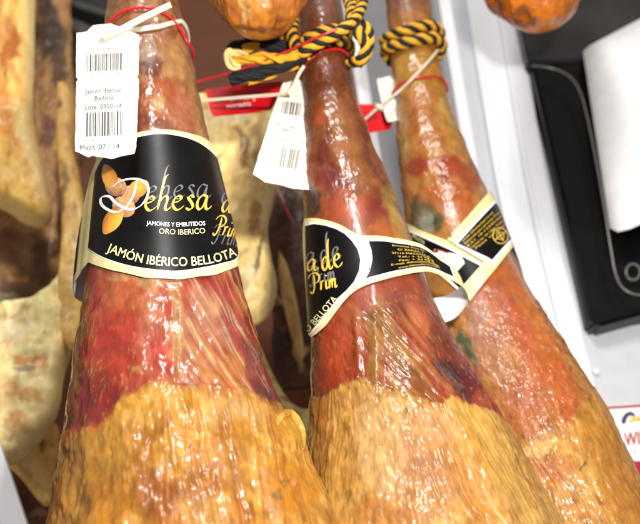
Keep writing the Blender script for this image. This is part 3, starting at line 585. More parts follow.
# calligraphic letters: strokes in units of x-height, slanted
GLY = {
 'D': [[(.55, 1.75), (.45, 1.0), (.2, .1), (-.35, -.25), (-.9, .1), (-.7, .55), (-.2, .3), (.3, -.05), (.9, .05), (1.45, .6), (1.5, 1.4), (1.0, 1.85), (.3, 1.8), (-.35, 1.45)]],
 'e': [[(.1, .5), (.45, .62), (.62, .85), (.45, 1.0), (.18, .75), (.08, .35), (.25, .02), (.5, .05), (.78, .3)]],
 'h': [[(.75, 2.55), (.5, 2.2), (.2, .9), (0, 0)], [(.1, .5), (.4, .92), (.62, .95), (.6, .6), (.48, .15), (.62, .0), (.85, .25)]],
 's': [[(.62, .85), (.42, 1.0), (.25, .82), (.42, .52), (.5, .2), (.3, .0), (.05, .12)]],
 'a': [[(.68, .9), (.4, 1.0), (.12, .65), (.05, .2), (.22, .0), (.48, .35), (.68, .95)], [(.72, 1.0), (.58, .4), (.6, .05), (.74, .02), (.95, .25)]],
 'd': [[(.62, .85), (.4, .98), (.12, .65), (.05, .2), (.22, .0), (.48, .35), (.66, .95)], [(1.1, 2.3), (.9, 1.9), (.66, .8), (.6, .1), (.74, .0), (.95, .25)]],
 'P': [[(.5, 1.9), (.42, 1.1), (.2, .3), (-.1, -.15), (-.4, .1)], [(-.3, 1.5), (.1, 1.95), (.8, 2.0), (1.15, 1.55), (.85, 1.0), (.4, .9)]],
 'r': [[(.3, 1.0), (.2, .5), (.05, 0)], [(.18, .5), (.4, .95), (.62, .92)]],
 'i': [[(.3, 1.0), (.15, .35), (.2, .02), (.45, .25)], [(.4, 1.4), (.43, 1.55)]],
 'm': [[(.25, 1.0), (.12, .4), (.02, 0)], [(.12, .5), (.35, .95), (.52, .9), (.4, 0)], [(.48, .5), (.75, .97), (.9, .85), (.8, .1), (.92, 0), (1.1, .25)]]}
ADV = {'D': 1.5, 'e': .8, 'h': .88, 's': .72, 'a': .98, 'd': 1.0, 'P': .95, 'r': .66, 'i': .5, 'm': 1.15, ' ': .6}
def script_text(s, word, x0, y0, x1, y1, xh, w, sx=None, only=None):
    total = sum(ADV[c] for c in word); L = math.hypot(x1 - x0, y1 - y0); k = L / total; ux, uy = (x1 - x0) / L, (y1 - y0) / L; pen = 0
    for i, c in enumerate(word):
        for st in GLY.get(c, []):
            if only is None or c in only:
                pts = [(x0 + ux * (pen + px) * k - uy * 0 + (uy * py * xh), y0 + uy * (pen + px) * k - ux * py * xh) for px, py in st]
                s.stroke(pts, w, nib=35, n=30 if len(pts) > 6 else 18)
        pen += ADV[c]
    return s
def circ(cx, cy, rx, ry, rot=0, n=28, a0=0, a1=360):
    t = np.radians(np.linspace(a0, a1, n, endpoint=(a1 - a0) < 359)); c, s_ = math.cos(math.radians(rot)), math.sin(math.radians(rot))
    return [(cx + rx * math.cos(a) * c - ry * math.sin(a) * s_, cy + rx * math.cos(a) * s_ + ry * math.sin(a) * c) for a in t]

# ------------------------------------------------------------------ paper label bands
def ring_band(H, root, knots, name='paper_strap', n=220, closed=True):
    # knots: (angle deg, top height, bottom height, stand-off)
    K = np.array(sorted(knots)); ths = np.linspace(K[0, 0], K[-1, 0], n)
    g = lambda j: np.interp(ths, K[:, 0], K[:, j])
    def sm(a): 
        for _ in range(3): a = np.r_[a[0], (a[:-2] + 2 * a[1:-1] + a[2:]) / 4, a[-1]]
        return a
    zt, zb, of = sm(g(1)), sm(g(2)), sm(g(3)); th = np.radians(ths); m = 10
    for nm, mat, do in ((name, M_CREAM, 0.0), ('paper_backing', M_PAPERIN, -.0005)):
        V = []
        for i in range(n):
            z = zb[i] + (zt[i] - zb[i]) * np.linspace(0, 1, m); V.append(H.point(np.full(m, th[i]), z, of[i] + do))
        V = np.concatenate(V); Fs = [(i * m + j, (i + 1) * m + j, (i + 1) * m + j + 1, i * m + j + 1) for i in range(n - 1) for j in range(m - 1)]
        if do: Fs = [f[::-1] for f in Fs]
        mesh_py(nm, V, Fs, mat, root, smooth=True)
def knots_from_px(H, top, bot, off, back):
    tt, tz_ = H.tz([p[0] for p in top], [p[1] for p in top], off); bt, bz = H.tz([p[0] for p in bot], [p[1] for p in bot], off)
    tt, bt = np.degrees(tt), np.degrees(bt); o1, o2 = np.argsort(tt), np.argsort(bt)
    lo, hi = max(tt.min(), bt.min()), min(tt.max(), bt.max())
    return [(a, np.interp(a, tt[o1], tz_[o1]), np.interp(a, bt[o2], bz[o2]), off) for a in np.linspace(lo, hi, 40)] + back
GL = 'round black paper labels wrapped round hams'
# -- left ham
bA = empty('ham_label', HA.point(0, .4, .002), 'largest black oval ham label with three acorns and curly gold lettering', 'label', GL)
topA = [(91, 176), (94, 163), (100, 152), (112, 142), (125, 136), (140, 132), (163, 129.5), (191, 134), (211, 143), (221, 155), (226, 170)]
botA = [(88, 262), (111, 270), (146, 278), (180, 279.5), (215, 275), (238, 266)]
kA = knots_from_px(HA, topA, botA, .0016, [])
zt0, zb0 = kA[0][1], kA[0][2]; zt1, zb1 = kA[-1][1], kA[-1][2]
a0, a1 = kA[0][0], kA[-1][0]
kA = [k for k in kA if k[0] > -68]
kA += [(-78, kA[0][1] - .013, kA[0][2] - .001, .005), (-92, .406, kA[0][2] - .003, .012), (-106, .402, kA[0][2] - .004, .017), (-125, .402, kA[0][2] - .004, .014), (-150, .412, .374, .007), (-180, .415, .376, .003), (100, .425, .385, .002), (130, .42, .38, .002), (180, .415, .376, .003)]
ring_band(HA, bA, kA)
panA = [(81.5, 234), (84, 215), (89, 192), (98, 166), (108, 153), (122, 143), (139, 137), (163, 134), (190, 139), (208, 149), (219, 162), (226, 182), (232, 210), (236, 238), (237, 257), (222, 263), (204, 267), (180, 270.5), (163, 270), (135, 266.5), (111, 260), (94, 252), (85, 244)]
sfA = Wrap(HA)
cxp, cyp = 160, 205
ringp = [((x - cxp) * 1.012 + cxp, (y - cyp) * 1.018 + cyp) for x, y in spline(np.array(panA + panA[:1]), 120)[:-1]]
pan = [tuple(p) for p in spline(np.array(panA + panA[:1]), 120)[:-1]]
lay('white_outline', refined(ringp, 5), sfA, .0019, M_PANELW, bA)
lay('black_panel', refined(pan, 5), sfA, .0022, M_BLACK, bA)
KA = np.array(sorted(kA)); sfAs = Wrap(HA, .002, lambda deg: np.interp(deg, KA[:, 0], KA[:, 3]))
dg_ = np.linspace(-150, -84, 20); zt_ = np.interp(dg_, KA[:, 0], KA[:, 1]); zb_ = np.interp(dg_, KA[:, 0], KA[:, 2])
for nm_, mg_, of_, mt_ in (('white_outline', .0055, .0004, M_PANELW), ('black_panel', .0070, .0007, M_BLACK)):
    lay(nm_, Poly(None, 3.0, (np.radians(np.r_[dg_, dg_[::-1]]), np.r_[zb_ + mg_, (zt_ - mg_)[::-1]])), sfAs, of_, mt_, bA)
t = Shapes().text('JAMÓN IBÉRICO BELLOTA', [(106.5, 251.5), (122, 257.5), (143, 263.5), (165, 266.2), (187, 266.3), (206, 264.5), (222, 261), (236.5, 255.5)], 9.4, bold=.022)
lay('motto_lettering', t, sfA, .0025, M_PALEGOLD, bA, False)
t = Shapes().text('ORO IBERICO', [(159, 234.0), (182, 235), (205, 233.5)], 5.6, bold=.004)
lay('grade_lettering', t, sfA, .0025, M_PALEGOLD, bA, False)
t = Shapes().text('JAMONES Y EMBUTIDOS', [(146.5, 225.2), (175, 227), (205, 225.6)], 4.4, bold=.018)
lay('trade_lettering', t, sfA, .0025, M_PANELW, bA, False)
t = Shapes(); script_text(t, 'ehesa', 147, 200, 212, 198, 13.5, 2.1); script_text(t, 'd', 221, 203, 233, 204, 12, 2.0); script_text(t, 'Prim', 214, 243, 238, 247, 9.5, 1.8)
lay('ghost_lettering', t, sfA, .00235, M_GHOST, bA, False)
t = Shapes(); script_text(t, 'ehesa', 144.5, 211, 212, 209.5, 14, 3.0); script_text(t, 'd', 221, 212, 233, 213, 12.5, 2.5); script_text(t, 'Prim', 215, 234.5, 237.5, 238.5, 9.5, 2.2)
lay('name_lettering', t, sfA, .0026, M_GOLD, bA, False)
t = Shapes().stroke([(137, 181), (134, 195), (126, 208), (115, 212.5), (103, 206), (102, 198), (110, 197), (117, 204), (130, 210), (141, 206), (148, 195), (147, 185), (137, 179.5), (122, 181), (112, 188)], 3.0, nib=35, n=70)
lay('swash_initial', t, sfA, .0027, M_PANELW, bA, False)
def acorn(root, surf, off, nut, cap):
    V = []; C = []; Fs = []
    def disc(cx, cy, rx, ry, rot, c0, c1, tip=0.0, sp=0.0):
        o = len(V); R = random.Random(int(cx * 7)); V.append((cx, cy)); C.append(lin(c0))
        for k in range(1, 7):
            f = k / 6
            for j in range(26):
                a = 2 * math.pi * j / 26; x = math.cos(a) * rx * f * (1 + tip * max(0, math.cos(a)) ** 6); y = math.sin(a) * ry * f
                r_ = math.radians(rot); V.append((cx + x * math.cos(r_) - y * math.sin(r_), cy + x * math.sin(r_) + y * math.cos(r_)))
                lit = .5 + .5 * (-x / rx * .3 - y / ry * .8); C.append((lin(c1) + (lin(c0) - lin(c1)) * np.clip(lit + (1 - f) * .3, 0, 1)) * (1 + sp * (R.random() - .5)))
        for j in range(26):
            Fs.append((o, o + 1 + j, o + 1 + (j + 1) % 26))
            for k in range(5): Fs.append((o + 1 + k * 26 + j, o + 1 + (k + 1) * 26 + j, o + 1 + (k + 1) * 26 + (j + 1) % 26, o + 1 + k * 26 + (j + 1) % 26))
    disc(*nut, (240, 172, 62), (170, 92, 22), .25); disc(*cap, (214, 164, 116), (124, 78, 46), 0, .9)
    Vn = np.array(V); P = surf(Vn[:, 0], Vn[:, 1], off)
    Fq = [f if len(f) == 4 else f + (f[0],) for f in Fs]
    out = []
    for f in Fs:
        n_ = np.cross(P[f[1]] - P[f[0]], P[f[2]] - P[f[0]]); out.append(f if np.dot(n_, -P[f[0]]) > 0 else f[::-1])
    o = mesh_py('acorn_print', P, out, M_ACORN, root)
    a = o.data.color_attributes.new('Col', 'FLOAT_COLOR', 'POINT'); a.data.foreach_set('color', np.concatenate([np.clip(C, 0, 1), np.ones((len(C), 1))], 1).astype(np.float32).ravel())
acorn(bA, sfA, .00225, (138, 189, 10, 8.5, -35), (131, 195, 9, 9.5, 0))
acorn(bA, sfA, .0023, (110, 178, 11.5, 7.5, -110), (116, 187, 11, 9.5, 20))
acorn(bA, sfA, .00235, (113, 220, 13.5, 8.5, 122), (124, 207, 12, 10, 30))

# -- middle ham
bB = empty('ham_label', HB.point(0, .38, .002), 'label on the middle ham whose strap with address lines stands off and curls away', 'label', GL)
topB = [(304, 219), (312, 218), (321, 219), (331, 221.5), (341, 225), (350, 230.5), (357, 234.5), (364, 236), (382, 236), (395, 238.5), (408, 243), (418, 250)]
botB = [(308, 342), (316, 334), (325, 326), (333, 315), (341, 304), (349, 295), (357, 289), (368, 284), (382, 280), (402, 275), (417, 273.5), (424, 274)]
kB = knots_from_px(HB, topB, botB, .0018, [])
kB = [k for k in kB if k[0] < 62]
zt, zb = kB[-1][1], kB[-1][2]
kB = [(a, t_, b_, o + .0 if a < 30 else o + (a - 30) / 32 * .006) for a, t_, b_, o in kB]
kB += [(75, zt - .009, zb - .002, .016), (90, zt - .017, zb - .005, .030), (104, zt - .021, zb - .009, .040), (120, zt - .019, zb - .014, .037), (150, zt - .010, zb - .012, .017), (185, zt, zb, .004), (230, zt, zb + .005, .003), (360 + kB[0][0], kB[0][1], kB[0][2], .0018)]
ring_band(HB, bB, kB)
sfB = Wrap(HB)
panB = [(305.5, 226), (314, 224), (325, 225.5), (336, 229), (345, 234), (352, 241), (358, 250), (360.5, 260), (359, 271), (354, 282), (346, 291), (338, 298), (329, 310), (319, 322), (309.5, 333), (307, 333)]
lay('white_outline', refined([(305, 222.5)] + [(x + (1.7 if y < 292 else 1.2), y + (-1.7 if y < 255 else 1.8)) for x, y in panB[1:]], 5), sfB, .0021, M_PANELW, bB)
lay('black_panel', refined(panB, 5), sfB, .0024, M_BLACK, bB)
# strap panel follows the strap as it lifts off: use the strap's own stand-off
KB = np.array(sorted(kB))
soB = lambda deg: np.interp(deg, KB[:, 0], KB[:, 3])
sfBs = Wrap(HB, .002, soB)
zT = lambda deg: np.interp(deg, KB[:, 0], KB[:, 1]); zB = lambda deg: np.interp(deg, KB[:, 0], KB[:, 2])
def strap_poly(pxl, m, dend):
    th, z = HB.tz([p[0] for p in pxl], [p[1] for p in pxl], .002); d = np.degrees(th)
    up = np.linspace(d[0], dend, 24)[1:]; lo = np.linspace(dend, d[-1], 24)[:-1]
    T = np.r_[th, np.radians(lo[::-1])[::-1][::-1] * 0 + 0] if False else None
    mt = zT(d[0]) - z[0]; mb = z[-1] - zB(d[-1])
    # left edge runs from the bottom corner to the top corner, then along the top and back along the bottom
    TH = np.r_[th[::-1], np.radians(up), np.radians(lo)]
    ZZ = np.r_[z[::-1], zT(up) - np.linspace(mt, m, 23), zB(lo) + np.linspace(m, mb, 23)]
    return Poly(None, 3.0, (TH, ZZ))
lay('white_outline', strap_poly([(366, 239.5), (369, 248), (370, 258), (368, 270), (362, 281.5)], .0030, 84), sfBs, .0004, M_PANELW, bB)
lay('black_panel', strap_poly([(368.5, 241.5), (371.3, 250), (372.3, 259), (370.3, 270), (365.5, 279)], .0043, 82), sfBs, .0007, M_BLACK, bB)
t = []
for i, (tx, a_, b_) in enumerate([('Jamones Prim S.L.', 24, 62), ('C/ ZARZA, 2', 29, 58), ('37115 MACOTERA', 22, 64), ('Tel.: + 34 923', 27, 66), ('Fax: + 34 923', 27, 66), ('E-mail: dehesadeprim@', 18, 70), ('www.dehesadeprim.com', 24, 70)]):
    V, Fs = text_geo(tx); V = V - V.min(0); dg_ = a_ + V[:, 0] / V[:, 0].max() * (b_ - a_); h = zT(dg_) - zB(dg_)
    z = zT(dg_) - .0066 - (h - .0118) * (i + .9) / 7.0 + V[:, 1] * .0024
    for k in range(1):
        P = sfBs.pt(np.radians(dg_ + k * .5), z, .0010 + k * 2e-5)
        out = []
        for f in Fs:
            nn = np.cross(P[f[1]] - P[f[0]], P[f[2]] - P[f[0]]); out.append(f if np.dot(nn, [math.sin(math.radians(40)), -math.cos(math.radians(40)), 0]) > 0 else f[::-1])
        t.append((P, out))
o_ = 0; VV = []; FF = []
for P, f in t: VV += list(P); FF += [tuple(i + o_ for i in q) for q in f]; o_ += len(P)
mesh_py('address_lettering', VV, FF, M_GOLD, bB)
t = Shapes(); script_text(t, 'a', 308, 271, 320, 270, 11, 2.3); script_text(t, 'de', 323.5, 271, 344, 266, 13, 2.3); script_text(t, 'Prim', 314, 292, 338.5, 287, 9, 2.0)
lay('ghost_lettering', t, lambda x, y, o: sfB(np.asarray(x) - 1.5, np.asarray(y) - 7, o), .00255, M_GHOST, bB, False)
lay('name_lettering', t, sfB, .0028, M_GOLD, bB, False)
t = Shapes().text('O BELLOTA', [(309, 332.5), (318, 323), (327, 312.5), (338, 299.5)], 6.6, bold=.022)
lay('motto_lettering', t, sfB, .0028, M_PALEGOLD, bB, False)

# -- right ham: two crossed strap ends
bC = empty('ham_label', HC.point(.6, .38, .003), 'label straps crossing in a V on the right ham, price sticker stuck on', 'label', GL)
sfC = Wrap(HC, .004)
def slab(poly, off, nm, cell=4):
    lay(nm, refined(poly, cell), sfC, off, M_CREAM, bC); lay('paper_backing', refined(poly, cell), sfC, off - .0006, M_PAPERIN, bC)
slab([(404, 223), (416, 229), (447, 240), (484, 262), (482, 284), (469, 300), (450, 284), (430, 268), (408, 250)], .0022, 'paper_strap')
lay('white_outline', refined([(406, 229), (416, 233.2), (450, 247.5), (484.5, 264.8), (461, 293.5), (440, 274), (410, 247)], 4), sfC, .0026, M_PANELW, bC)
lay('black_panel', refined([(407, 231.5), (416, 235), (450, 249.5), (481, 265.2), (460.5, 289.5), (440, 271), (410, 244)], 4), sfC, .0029, M_BLACK, bC)
lay('price_sticker', refined([(434, 249), (449, 252.5), (461, 255), (464.5, 263), (450, 278), (446.5, 279), (441, 272), (431, 262)], 4), sfC, .0034, M_CARD, bC)
t = Shapes(); t.stroke([(430, 259), (436, 250), (448, 253)], 1.2, 1.2, n=20, taper=False); t.rect(436, 258, 440, 260)
lay('sticker_mark', t, sfC, .0037, M_MAROON, bC, False)
t = Shapes().text('01-18', [(449, 274), (459, 265)], 4); t.text('8 41', [(437, 262), (446, 257)], 3.5)
lay('sticker_lettering', t, sfC, .0037, M_INK2, bC, False)
t = Shapes().text('BELLOTA', [(411, 236), (423, 244.5)], 3.2, bold=.01)
lay('strap_lettering', t, sfC, .0033, M_PALEGOLD, bC, False)
def capC(poly, off, nm, mat, cell=4): return lay(nm, refined(poly, cell), sfC, off, mat, bC)
slab([(447, 239.5), (470, 214), (490, 191), (496, 193), (510, 216), (520.5, 237), (496, 268), (469, 300), (459, 290), (484, 262)], .0044, 'paper_strap')
capC([(454, 244.5), (475, 221.5), (495.5, 199.5), (506, 216), (518, 235), (493, 264.5), (486, 260.5)], .0047, 'white_outline', M_PANELW)
capC([(457.5, 244), (476, 223.5), (495, 203), (504, 217), (514.5, 234), (492, 260.5), (486, 257)], .0050, 'black_panel', M_BLACK)
t = Shapes()
for i, w in enumerate(['www.dehesadeprim.es', 'Elaborado por Jamones Prim', 'R.S.I. 10.12345/SA', 'Conservar en lugar fresco', 'Peso variable']):
    ox, oy = i * 3.3, i * 2.9 + (0 if i else 0)
    k0 = 3 * (i == 4)
    t.text(w, [(463 + ox * .75 + k0, 242.5 + oy * .9 - k0), (496.5 + ox * .75 - (4 if i == 0 else 0), 209.5 + oy * 1.25 + (4 if i == 0 else 0))], 2.0, bold=.012)
lay('address_lettering', t, sfC, .0054, M_GOLD, bC, False)
t = Shapes(); t.stroke(circ(499.5, 236.5, 7.2, 8.0, -30, 40) + circ(499.5, 236.5, 7.2, 8.0, -30, 40)[:1], .8, .8, n=80, taper=False)
t.stroke([(494, 241), (505, 232)], .9, .9, n=6, taper=False); t.stroke([(496, 231), (503, 242)], .9, .9, n=6, taper=False)
t.stroke(circ(499.5, 236.5, 3.4, 3.8, -30, 24) + circ(499.5, 236.5, 3.4, 3.8, -30, 24)[:1], .7, .7, n=50, taper=False)
lay('round_emblem', t, sfC, .0054, M_GOLD, bC, False)
tc1, zc1 = HC.tz([494, 519], [192, 236], .0044); tc0, zc0 = HC.tz([405, 409], [224, 250], .0022)
ring_band(HC, bC, [(math.degrees(tc1.mean()) - 2, zc1[0], zc1[1], .0046), (110, .425, .383, .006), (180, .404, .362, .003), (250, .404, .367, .003), (360 + math.degrees(tc0.mean()), zc0[0], zc0[1], .002)], n=120)

# ------------------------------------------------------------------ card tags
class Card:                                      # flat card: photo pixels on a tilted plane
    def __init__(s, p0, n): s.p = np.array(p0, float); s.n = np.array(n, float) / np.linalg.norm(n)
    def __call__(s, x, y, o):
        d = ray(x, y).reshape(-1, 3); t = (s.p @ s.n - 0) / (d @ s.n); P = d * t[:, None]; return P - s.n * np.asarray(o, float)[..., None]
def card_solid(name, poly, pl, thick, mat, parent):
    n = len(poly); P = pl(np.array([p[0] for p in poly]), np.array([p[1] for p in poly]), 0.0); Q = P + pl.n * thick
    V = list(P) + list(Q); Fs = [tuple(range(n)), tuple(range(2 * n - 1, n - 1, -1))] + [(i, n + i, n + (i + 1) % n, (i + 1) % n) for i in range(n)]
    o = mesh_py(name, V, Fs, mat, parent)
    bm = bmesh.new(); bm.from_mesh(o.data); bmesh.ops.recalc_face_normals(bm, faces=bm.faces[:]); bm.to_mesh(o.data); bm.free(); return o
def jag(poly, amp=.5, step=3.0, seed=1):
    R = random.Random(seed); out = []
    for (x0, y0), (x1, y1) in zip(poly, poly[1:] + poly[:1]):
        n = max(1, int(math.hypot(x1 - x0, y1 - y0) / step))
        for i in range(n): f = i / n; out.append((x0 + (x1 - x0) * f + R.uniform(-amp, amp) * (i > 0), y0 + (y1 - y0) * f + R.uniform(-amp, amp) * (i > 0)))
    return out
def barcode(s, o, ux, uy, w, h, seed):           # bars from o, along ux, hanging along uy
    R = random.Random(seed); x = 0
    while x < w:
        b = R.choice([.7, .7, 1.2, 1.7]); 
        p = [(o[0] + ux[0] * a + uy[0] * c, o[1] + ux[1] * a + uy[1] * c) for a, c in ((x, 0), (min(x + b, w), 0), (min(x + b, w), h), (x, h))]
        s.add(p, [(0, 1, 2, 3)]); x += b + R.choice([.7, .9, 1.5])
GT = 'white barcode tags tied to hams'
hole = at(np.array(104.), np.array(37.), .548)
plA = Card(at(np.array(105.), np.array(90.), .549), (-.05, 1, -.10))
tA = empty('price_tag', hole, 'large white two-part barcode tag reading Jamon Iberico Bellota, in front of the left label', 'tag', GT)
polyA = jag([(76.5, 33), (87, 31.5), (93, 25.5), (111, 23.5), (139, 35), (138.6, 74), (137, 76.5), (139, 80), (136.3, 146), (134.5, 153), (111, 158.5), (92, 155.5), (88, 157), (75, 151), (76.2, 82), (78, 79.5), (76, 77)], .28, 4, 5)
card_solid('card', polyA, plA, .0006, M_CARD, tA)
t = Shapes(); ux = (.998, .0); uy = (-.01, 1)
barcode(t, (86, 55), (.998, -.05), uy, 36, 17, 4); lay('barcode', t, plA, .0003, M_INK, tA, False)
t = Shapes(); barcode(t, (86.5, 113), (.998, -.05), uy, 36, 24, 9); lay('barcode', t, plA, .0003, M_INK, tA, False)
for tx, pth, cp, mt_ in (('Jamon Iberico', [(85, 94.5), (121.5, 92)], 5.2, M_INK), ('Bellota', [(95, 101), (113.5, 99.7)], 4.8, M_INK), ('Lote: 0950-14', [(85, 110), (122, 108)], 5.0, M_INK), ('Mapa: 07 / 14', [(80, 150.5), (119.5, 148.5)], 5.2, M_INK),
        ('Jamon Iberico de Bellota', [(84, 52), (122, 49)], 2.4, M_INK2), ('7 140091 160141', [(83, 76.5), (121, 74.5)], 2.6, M_INK2), ('7 140091 160141', [(84, 142), (122, 140)], 2.8, M_INK2)):
    lay('tag_lettering', Shapes().text(tx, pth, cp, bold=.016), plA, .0003, mt_, tA, False)
lay('perforation', Shapes().stroke([(77, 79), (138, 77.5)], .35, .35, n=6, taper=False), plA, .0003, M_INK2, tA, False)
lay('eyelet', refined(circ(104.3, 38.6, 2.1, 2.1), 5), plA, .0003, M_DKGREY, tA)

plB = Card(at(np.array(280.), np.array(130.), .662), (-.22, 1, -.05))
tB = empty('price_tag', at(np.array(287.), np.array(88.), .66), 'white barcode tag tilted beside the middle ham shank, behind its left edge', 'tag', GT)
card_solid('card', jag([(283, 83), (300, 80), (312, 120), (314, 190), (294, 188.5), (285, 186), (265, 182), (253, 174), (261, 148), (270, 119), (277, 100)], .35, 4, 8), plB, .0006, M_CARD, tB)
t = Shapes(); barcode(t, (283, 101), (.98, .14), (-.16, .98), 19, 13, 14); lay('barcode', t, plB, .0003, M_INK, tB, False)
t = Shapes(); barcode(t, (277, 147), (.98, .13), (-.18, .98), 24, 20, 19); lay('barcode', t, plB, .0003, M_INK, tB, False)
for tx, pth, cp in (('Jamon Iberico', [(276, 125), (302, 131)], 3.2), ('Bellota', [(283, 131), (298, 134)], 3), ('Lote: 0950-14', [(275, 140), (302, 145)], 3), ('Mapa 07/14', [(263, 178), (285, 182)], 3)):
    lay('tag_lettering', Shapes().text(tx, pth, cp), plB, .0003, M_INK, tB, False)
plC = Card(at(np.array(383.), np.array(95.), .782), (-.35, 1, 0))
tC = empty('price_tag', at(np.array(383.), np.array(78.), .782), 'narrow white tag edge peeking out left of the right ham shank', 'tag', GT)
card_solid('card', jag([(377, 79), (390, 76), (400, 90), (400, 120), (388, 122), (386, 118), (381, 100)], .3, 4, 9), plC, .0006, M_CARD, tC)
GR = 'red card seals'
plR = Card(at(np.array(245.), np.array(100.), .72), (.05, 1, -.1))
tR = empty('red_card', at(np.array(280.), np.array(84.), .72), 'red card seal with small white print, hanging left of the white tag under the rope', 'card', GR)
card_solid('card', [(205, 89.5), (232, 86), (283, 81), (275, 103), (271, 109.5), (262, 110.5), (260, 112), (214, 116), (211, 113)], plR, .0008, M_RED, tR)
t = Shapes(); t.text('IBERICO', [(231, 101.5), (249, 100)], 2.6, bold=.02); t.text('PRECINTO', [(227, 109.5), (251, 106)], 3.8, bold=.02); t.text('5', [(253, 101.5), (255.5, 101)], 3.5)
lay('card_lettering', t, plR, .0003, M_PANELW, tR, False)
plR2 = Card(at(np.array(372.), np.array(118.), .80), (-.1, 1, 0))
tR2 = empty('red_card', at(np.array(380.), np.array(106.), .80), 'red card seal seen in the gap between the middle and right shanks', 'card', GR)
card_solid('card', [(352, 104), (382, 104.5), (392, 124), (391, 129), (370, 132.5), (352, 132)], plR2, .0008, M_RED, tR2)

# ------------------------------------------------------------------ loops, ties, cord, ropes
def loop_pts(H, px, off, n=120, back=None):
    th, z = H.tz([p[0] for p in px], [p[1] for p in px], off); o = np.argsort(th); th, z = th[o], z[o]
    zm = back if back is not None else min(z[0], z[-1]) - .0
    T = np.r_[th, np.linspace(th[-1], th[0] + 2 * np.pi, 6)[1:-1], th[0] + 2 * np.pi]; ZZ = np.r_[z, np.linspace(z[-1], z[0], 6)[1:-1], z[0]]
    tt = np.linspace(T[0], T[-1], n); zz = np.interp(tt, T, ZZ)
    for _ in range(4): zz = np.r_[zz[0], (zz[:-2] + 2 * zz[1:-1] + zz[2:]) / 4, zz[-1]]
    return H.point(tt, zz, off), tt
def wire_loop(H, px, off, r, label, tail=None):
    P, _ = loop_pts(H, px, off); 
    o = tube('wire_loop', P, r, M_REDWIRE, k=8)
    return tag(o, label, 'wire loop', 'red plastic wire loops')
wire_loop(HA, [(107, 27), (117, 15), (130, 9.5), (145, 7.5), (158, 10), (171, 18), (181, 30), (187, 43)], .0022, .0014, 'red wire loop around the left ham shank above its white tag')
wire_loop(HB, [(302, 68), (312, 58), (325, 51), (338, 49.5), (346, 53)], .0035, .0014, 'red wire loop around the middle shank just below the rope')
wire_loop(HC, [(393, 92), (402, 83), (415, 78), (430, 76.5), (443, 79), (449, 86)], .0026, .0014, 'red wire loop around the right ham shank under the rope')
def strap_px(name, px, Ys, w, label, cat, group, thick=.0012):
    P = np.array([at(np.array(float(a)), np.array(float(b)), Y) for (a, b), Y in zip(px, Ys)]); P = spline(P, 30)
    T, N, B = frames(P); V = -P / np.linalg.norm(P, axis=1)[:, None]; D = V - T * np.sum(V * T, 1)[:, None]; D /= np.linalg.norm(D, axis=1)[:, None]; W = np.cross(D, T) * w
    return tag(strip(name, P, W, D, thick, M_TIE), label, cat, group)
GC = 'nylon cable ties'
eA = empty('cable_tie', hole, 'milky nylon cable tie around the left shank with its long tail over the red loop', 'cable tie', GC)
PA, tt = loop_pts(HA, [(107, 34), (120, 33), (140, 30), (160, 27), (176, 22.5), (182, 21)], .0018)
up = np.tile(np.array([[0, 0, 1.0]]), (len(PA), 1)); Dd = np.stack([np.sin(tt), -np.cos(tt), 0 * tt], -1)
strip('loop', PA, up * .0026, Dd, .0012, M_TIE, eA)
Pt = spline(np.array([at(np.array(a), np.array(b), Y) for a, b, Y in ((103., 38.5, .544), (118., 31., .54), (145., 17., .537), (171., 4.5, .532))]), 24)
T_, _, _ = frames(Pt); Vw = -Pt / np.linalg.norm(Pt, axis=1)[:, None]; Dw = Vw - T_ * np.sum(Vw * T_, 1)[:, None]; Dw /= np.linalg.norm(Dw, axis=1)[:, None]
strip('tail', Pt, np.cross(Dw, T_) * .0024, Dw, .0012, M_TIE, eA)
hd = at(np.array(106.), np.array(37.), .546)
def box_at(name, c, sx, sy, sz, mat, parent, bev=.0006):
    bm = bmesh.new(); bmesh.ops.create_cube(bm, size=1, matrix=Matrix.Translation(tuple(c)) @ Matrix.Diagonal((sx, sy, sz, 1)))
    if bev: bmesh.ops.bevel(bm, geom=bm.edges[:], offset=bev, segments=2, affect='EDGES')
    me = bpy.data.meshes.new(name); bm.to_mesh(me); bm.free(); me.materials.append(mat); o = bpy.data.objects.new(name, me); COL.objects.link(o)
    if parent: o.parent = parent; o.matrix_parent_inverse = Matrix.Translation(-parent.location)
    return o
box_at('lock_head', hd, .006, .004, .005, M_TIE, eA)
strap_px('cable_tie', [(192, 101), (215, 99.5), (245, 97), (272, 95), (292, 93)], [.69, .685, .675, .665, .655], .0016, 'thin tan cable tie tail lying across the red card on the left', 'cable tie', GC)
strap_px('cable_tie', [(288, 94), (294, 85), (299, 74), (304, 66)], [.655, .655, .652, .65], .0016, 'short clear cable tie from the tilted white tag up to the red loop', 'cable tie', GC)
eC = empty('cable_tie', at(np.array(378.), np.array(110.), .765), 'clear cable tie crossing the right ham shank diagonally with its knot at the left', 'cable tie', GC)
pc = np.vstack([[at(np.array(362.), np.array(122.), .77), at(np.array(379.), np.array(107.), .757)], HC.hit([396, 412, 428, 438], [94, 79, 62, 50], .0035)])
tube('tail', pc, .0016, M_TIE, eC, 8, 40)
tube('knot', [at(np.array(374.), np.array(104.), .757), at(np.array(379.), np.array(107.), .755), at(np.array(384.), np.array(109.), .757)], [.002, .0036, .003], M_TIE, eC, 10)
cordP = np.array([at(np.array(float(a)), np.array(float(b)), Y) for a, b, Y in ((186, 84.5, .655), (200, 81, .655), (240, 70, .640), (285, 52, .628), (318, 37, .612), (337, 29.5, .608))])
tag(tube('red_string', cordP, .0011, M_REDWIRE, k=8, n=50), 'thin straight red string running up from the left ham to the rope knot', 'string')
tag(tube('red_string', [at(np.array(float(a)), np.array(float(b)), .8) for a, b in ((281, 198), (288, 212), (295, 226))], .0013, M_REDWIRE, k=8, n=20), 'short red string end hanging below the tilted white tag', 'string')
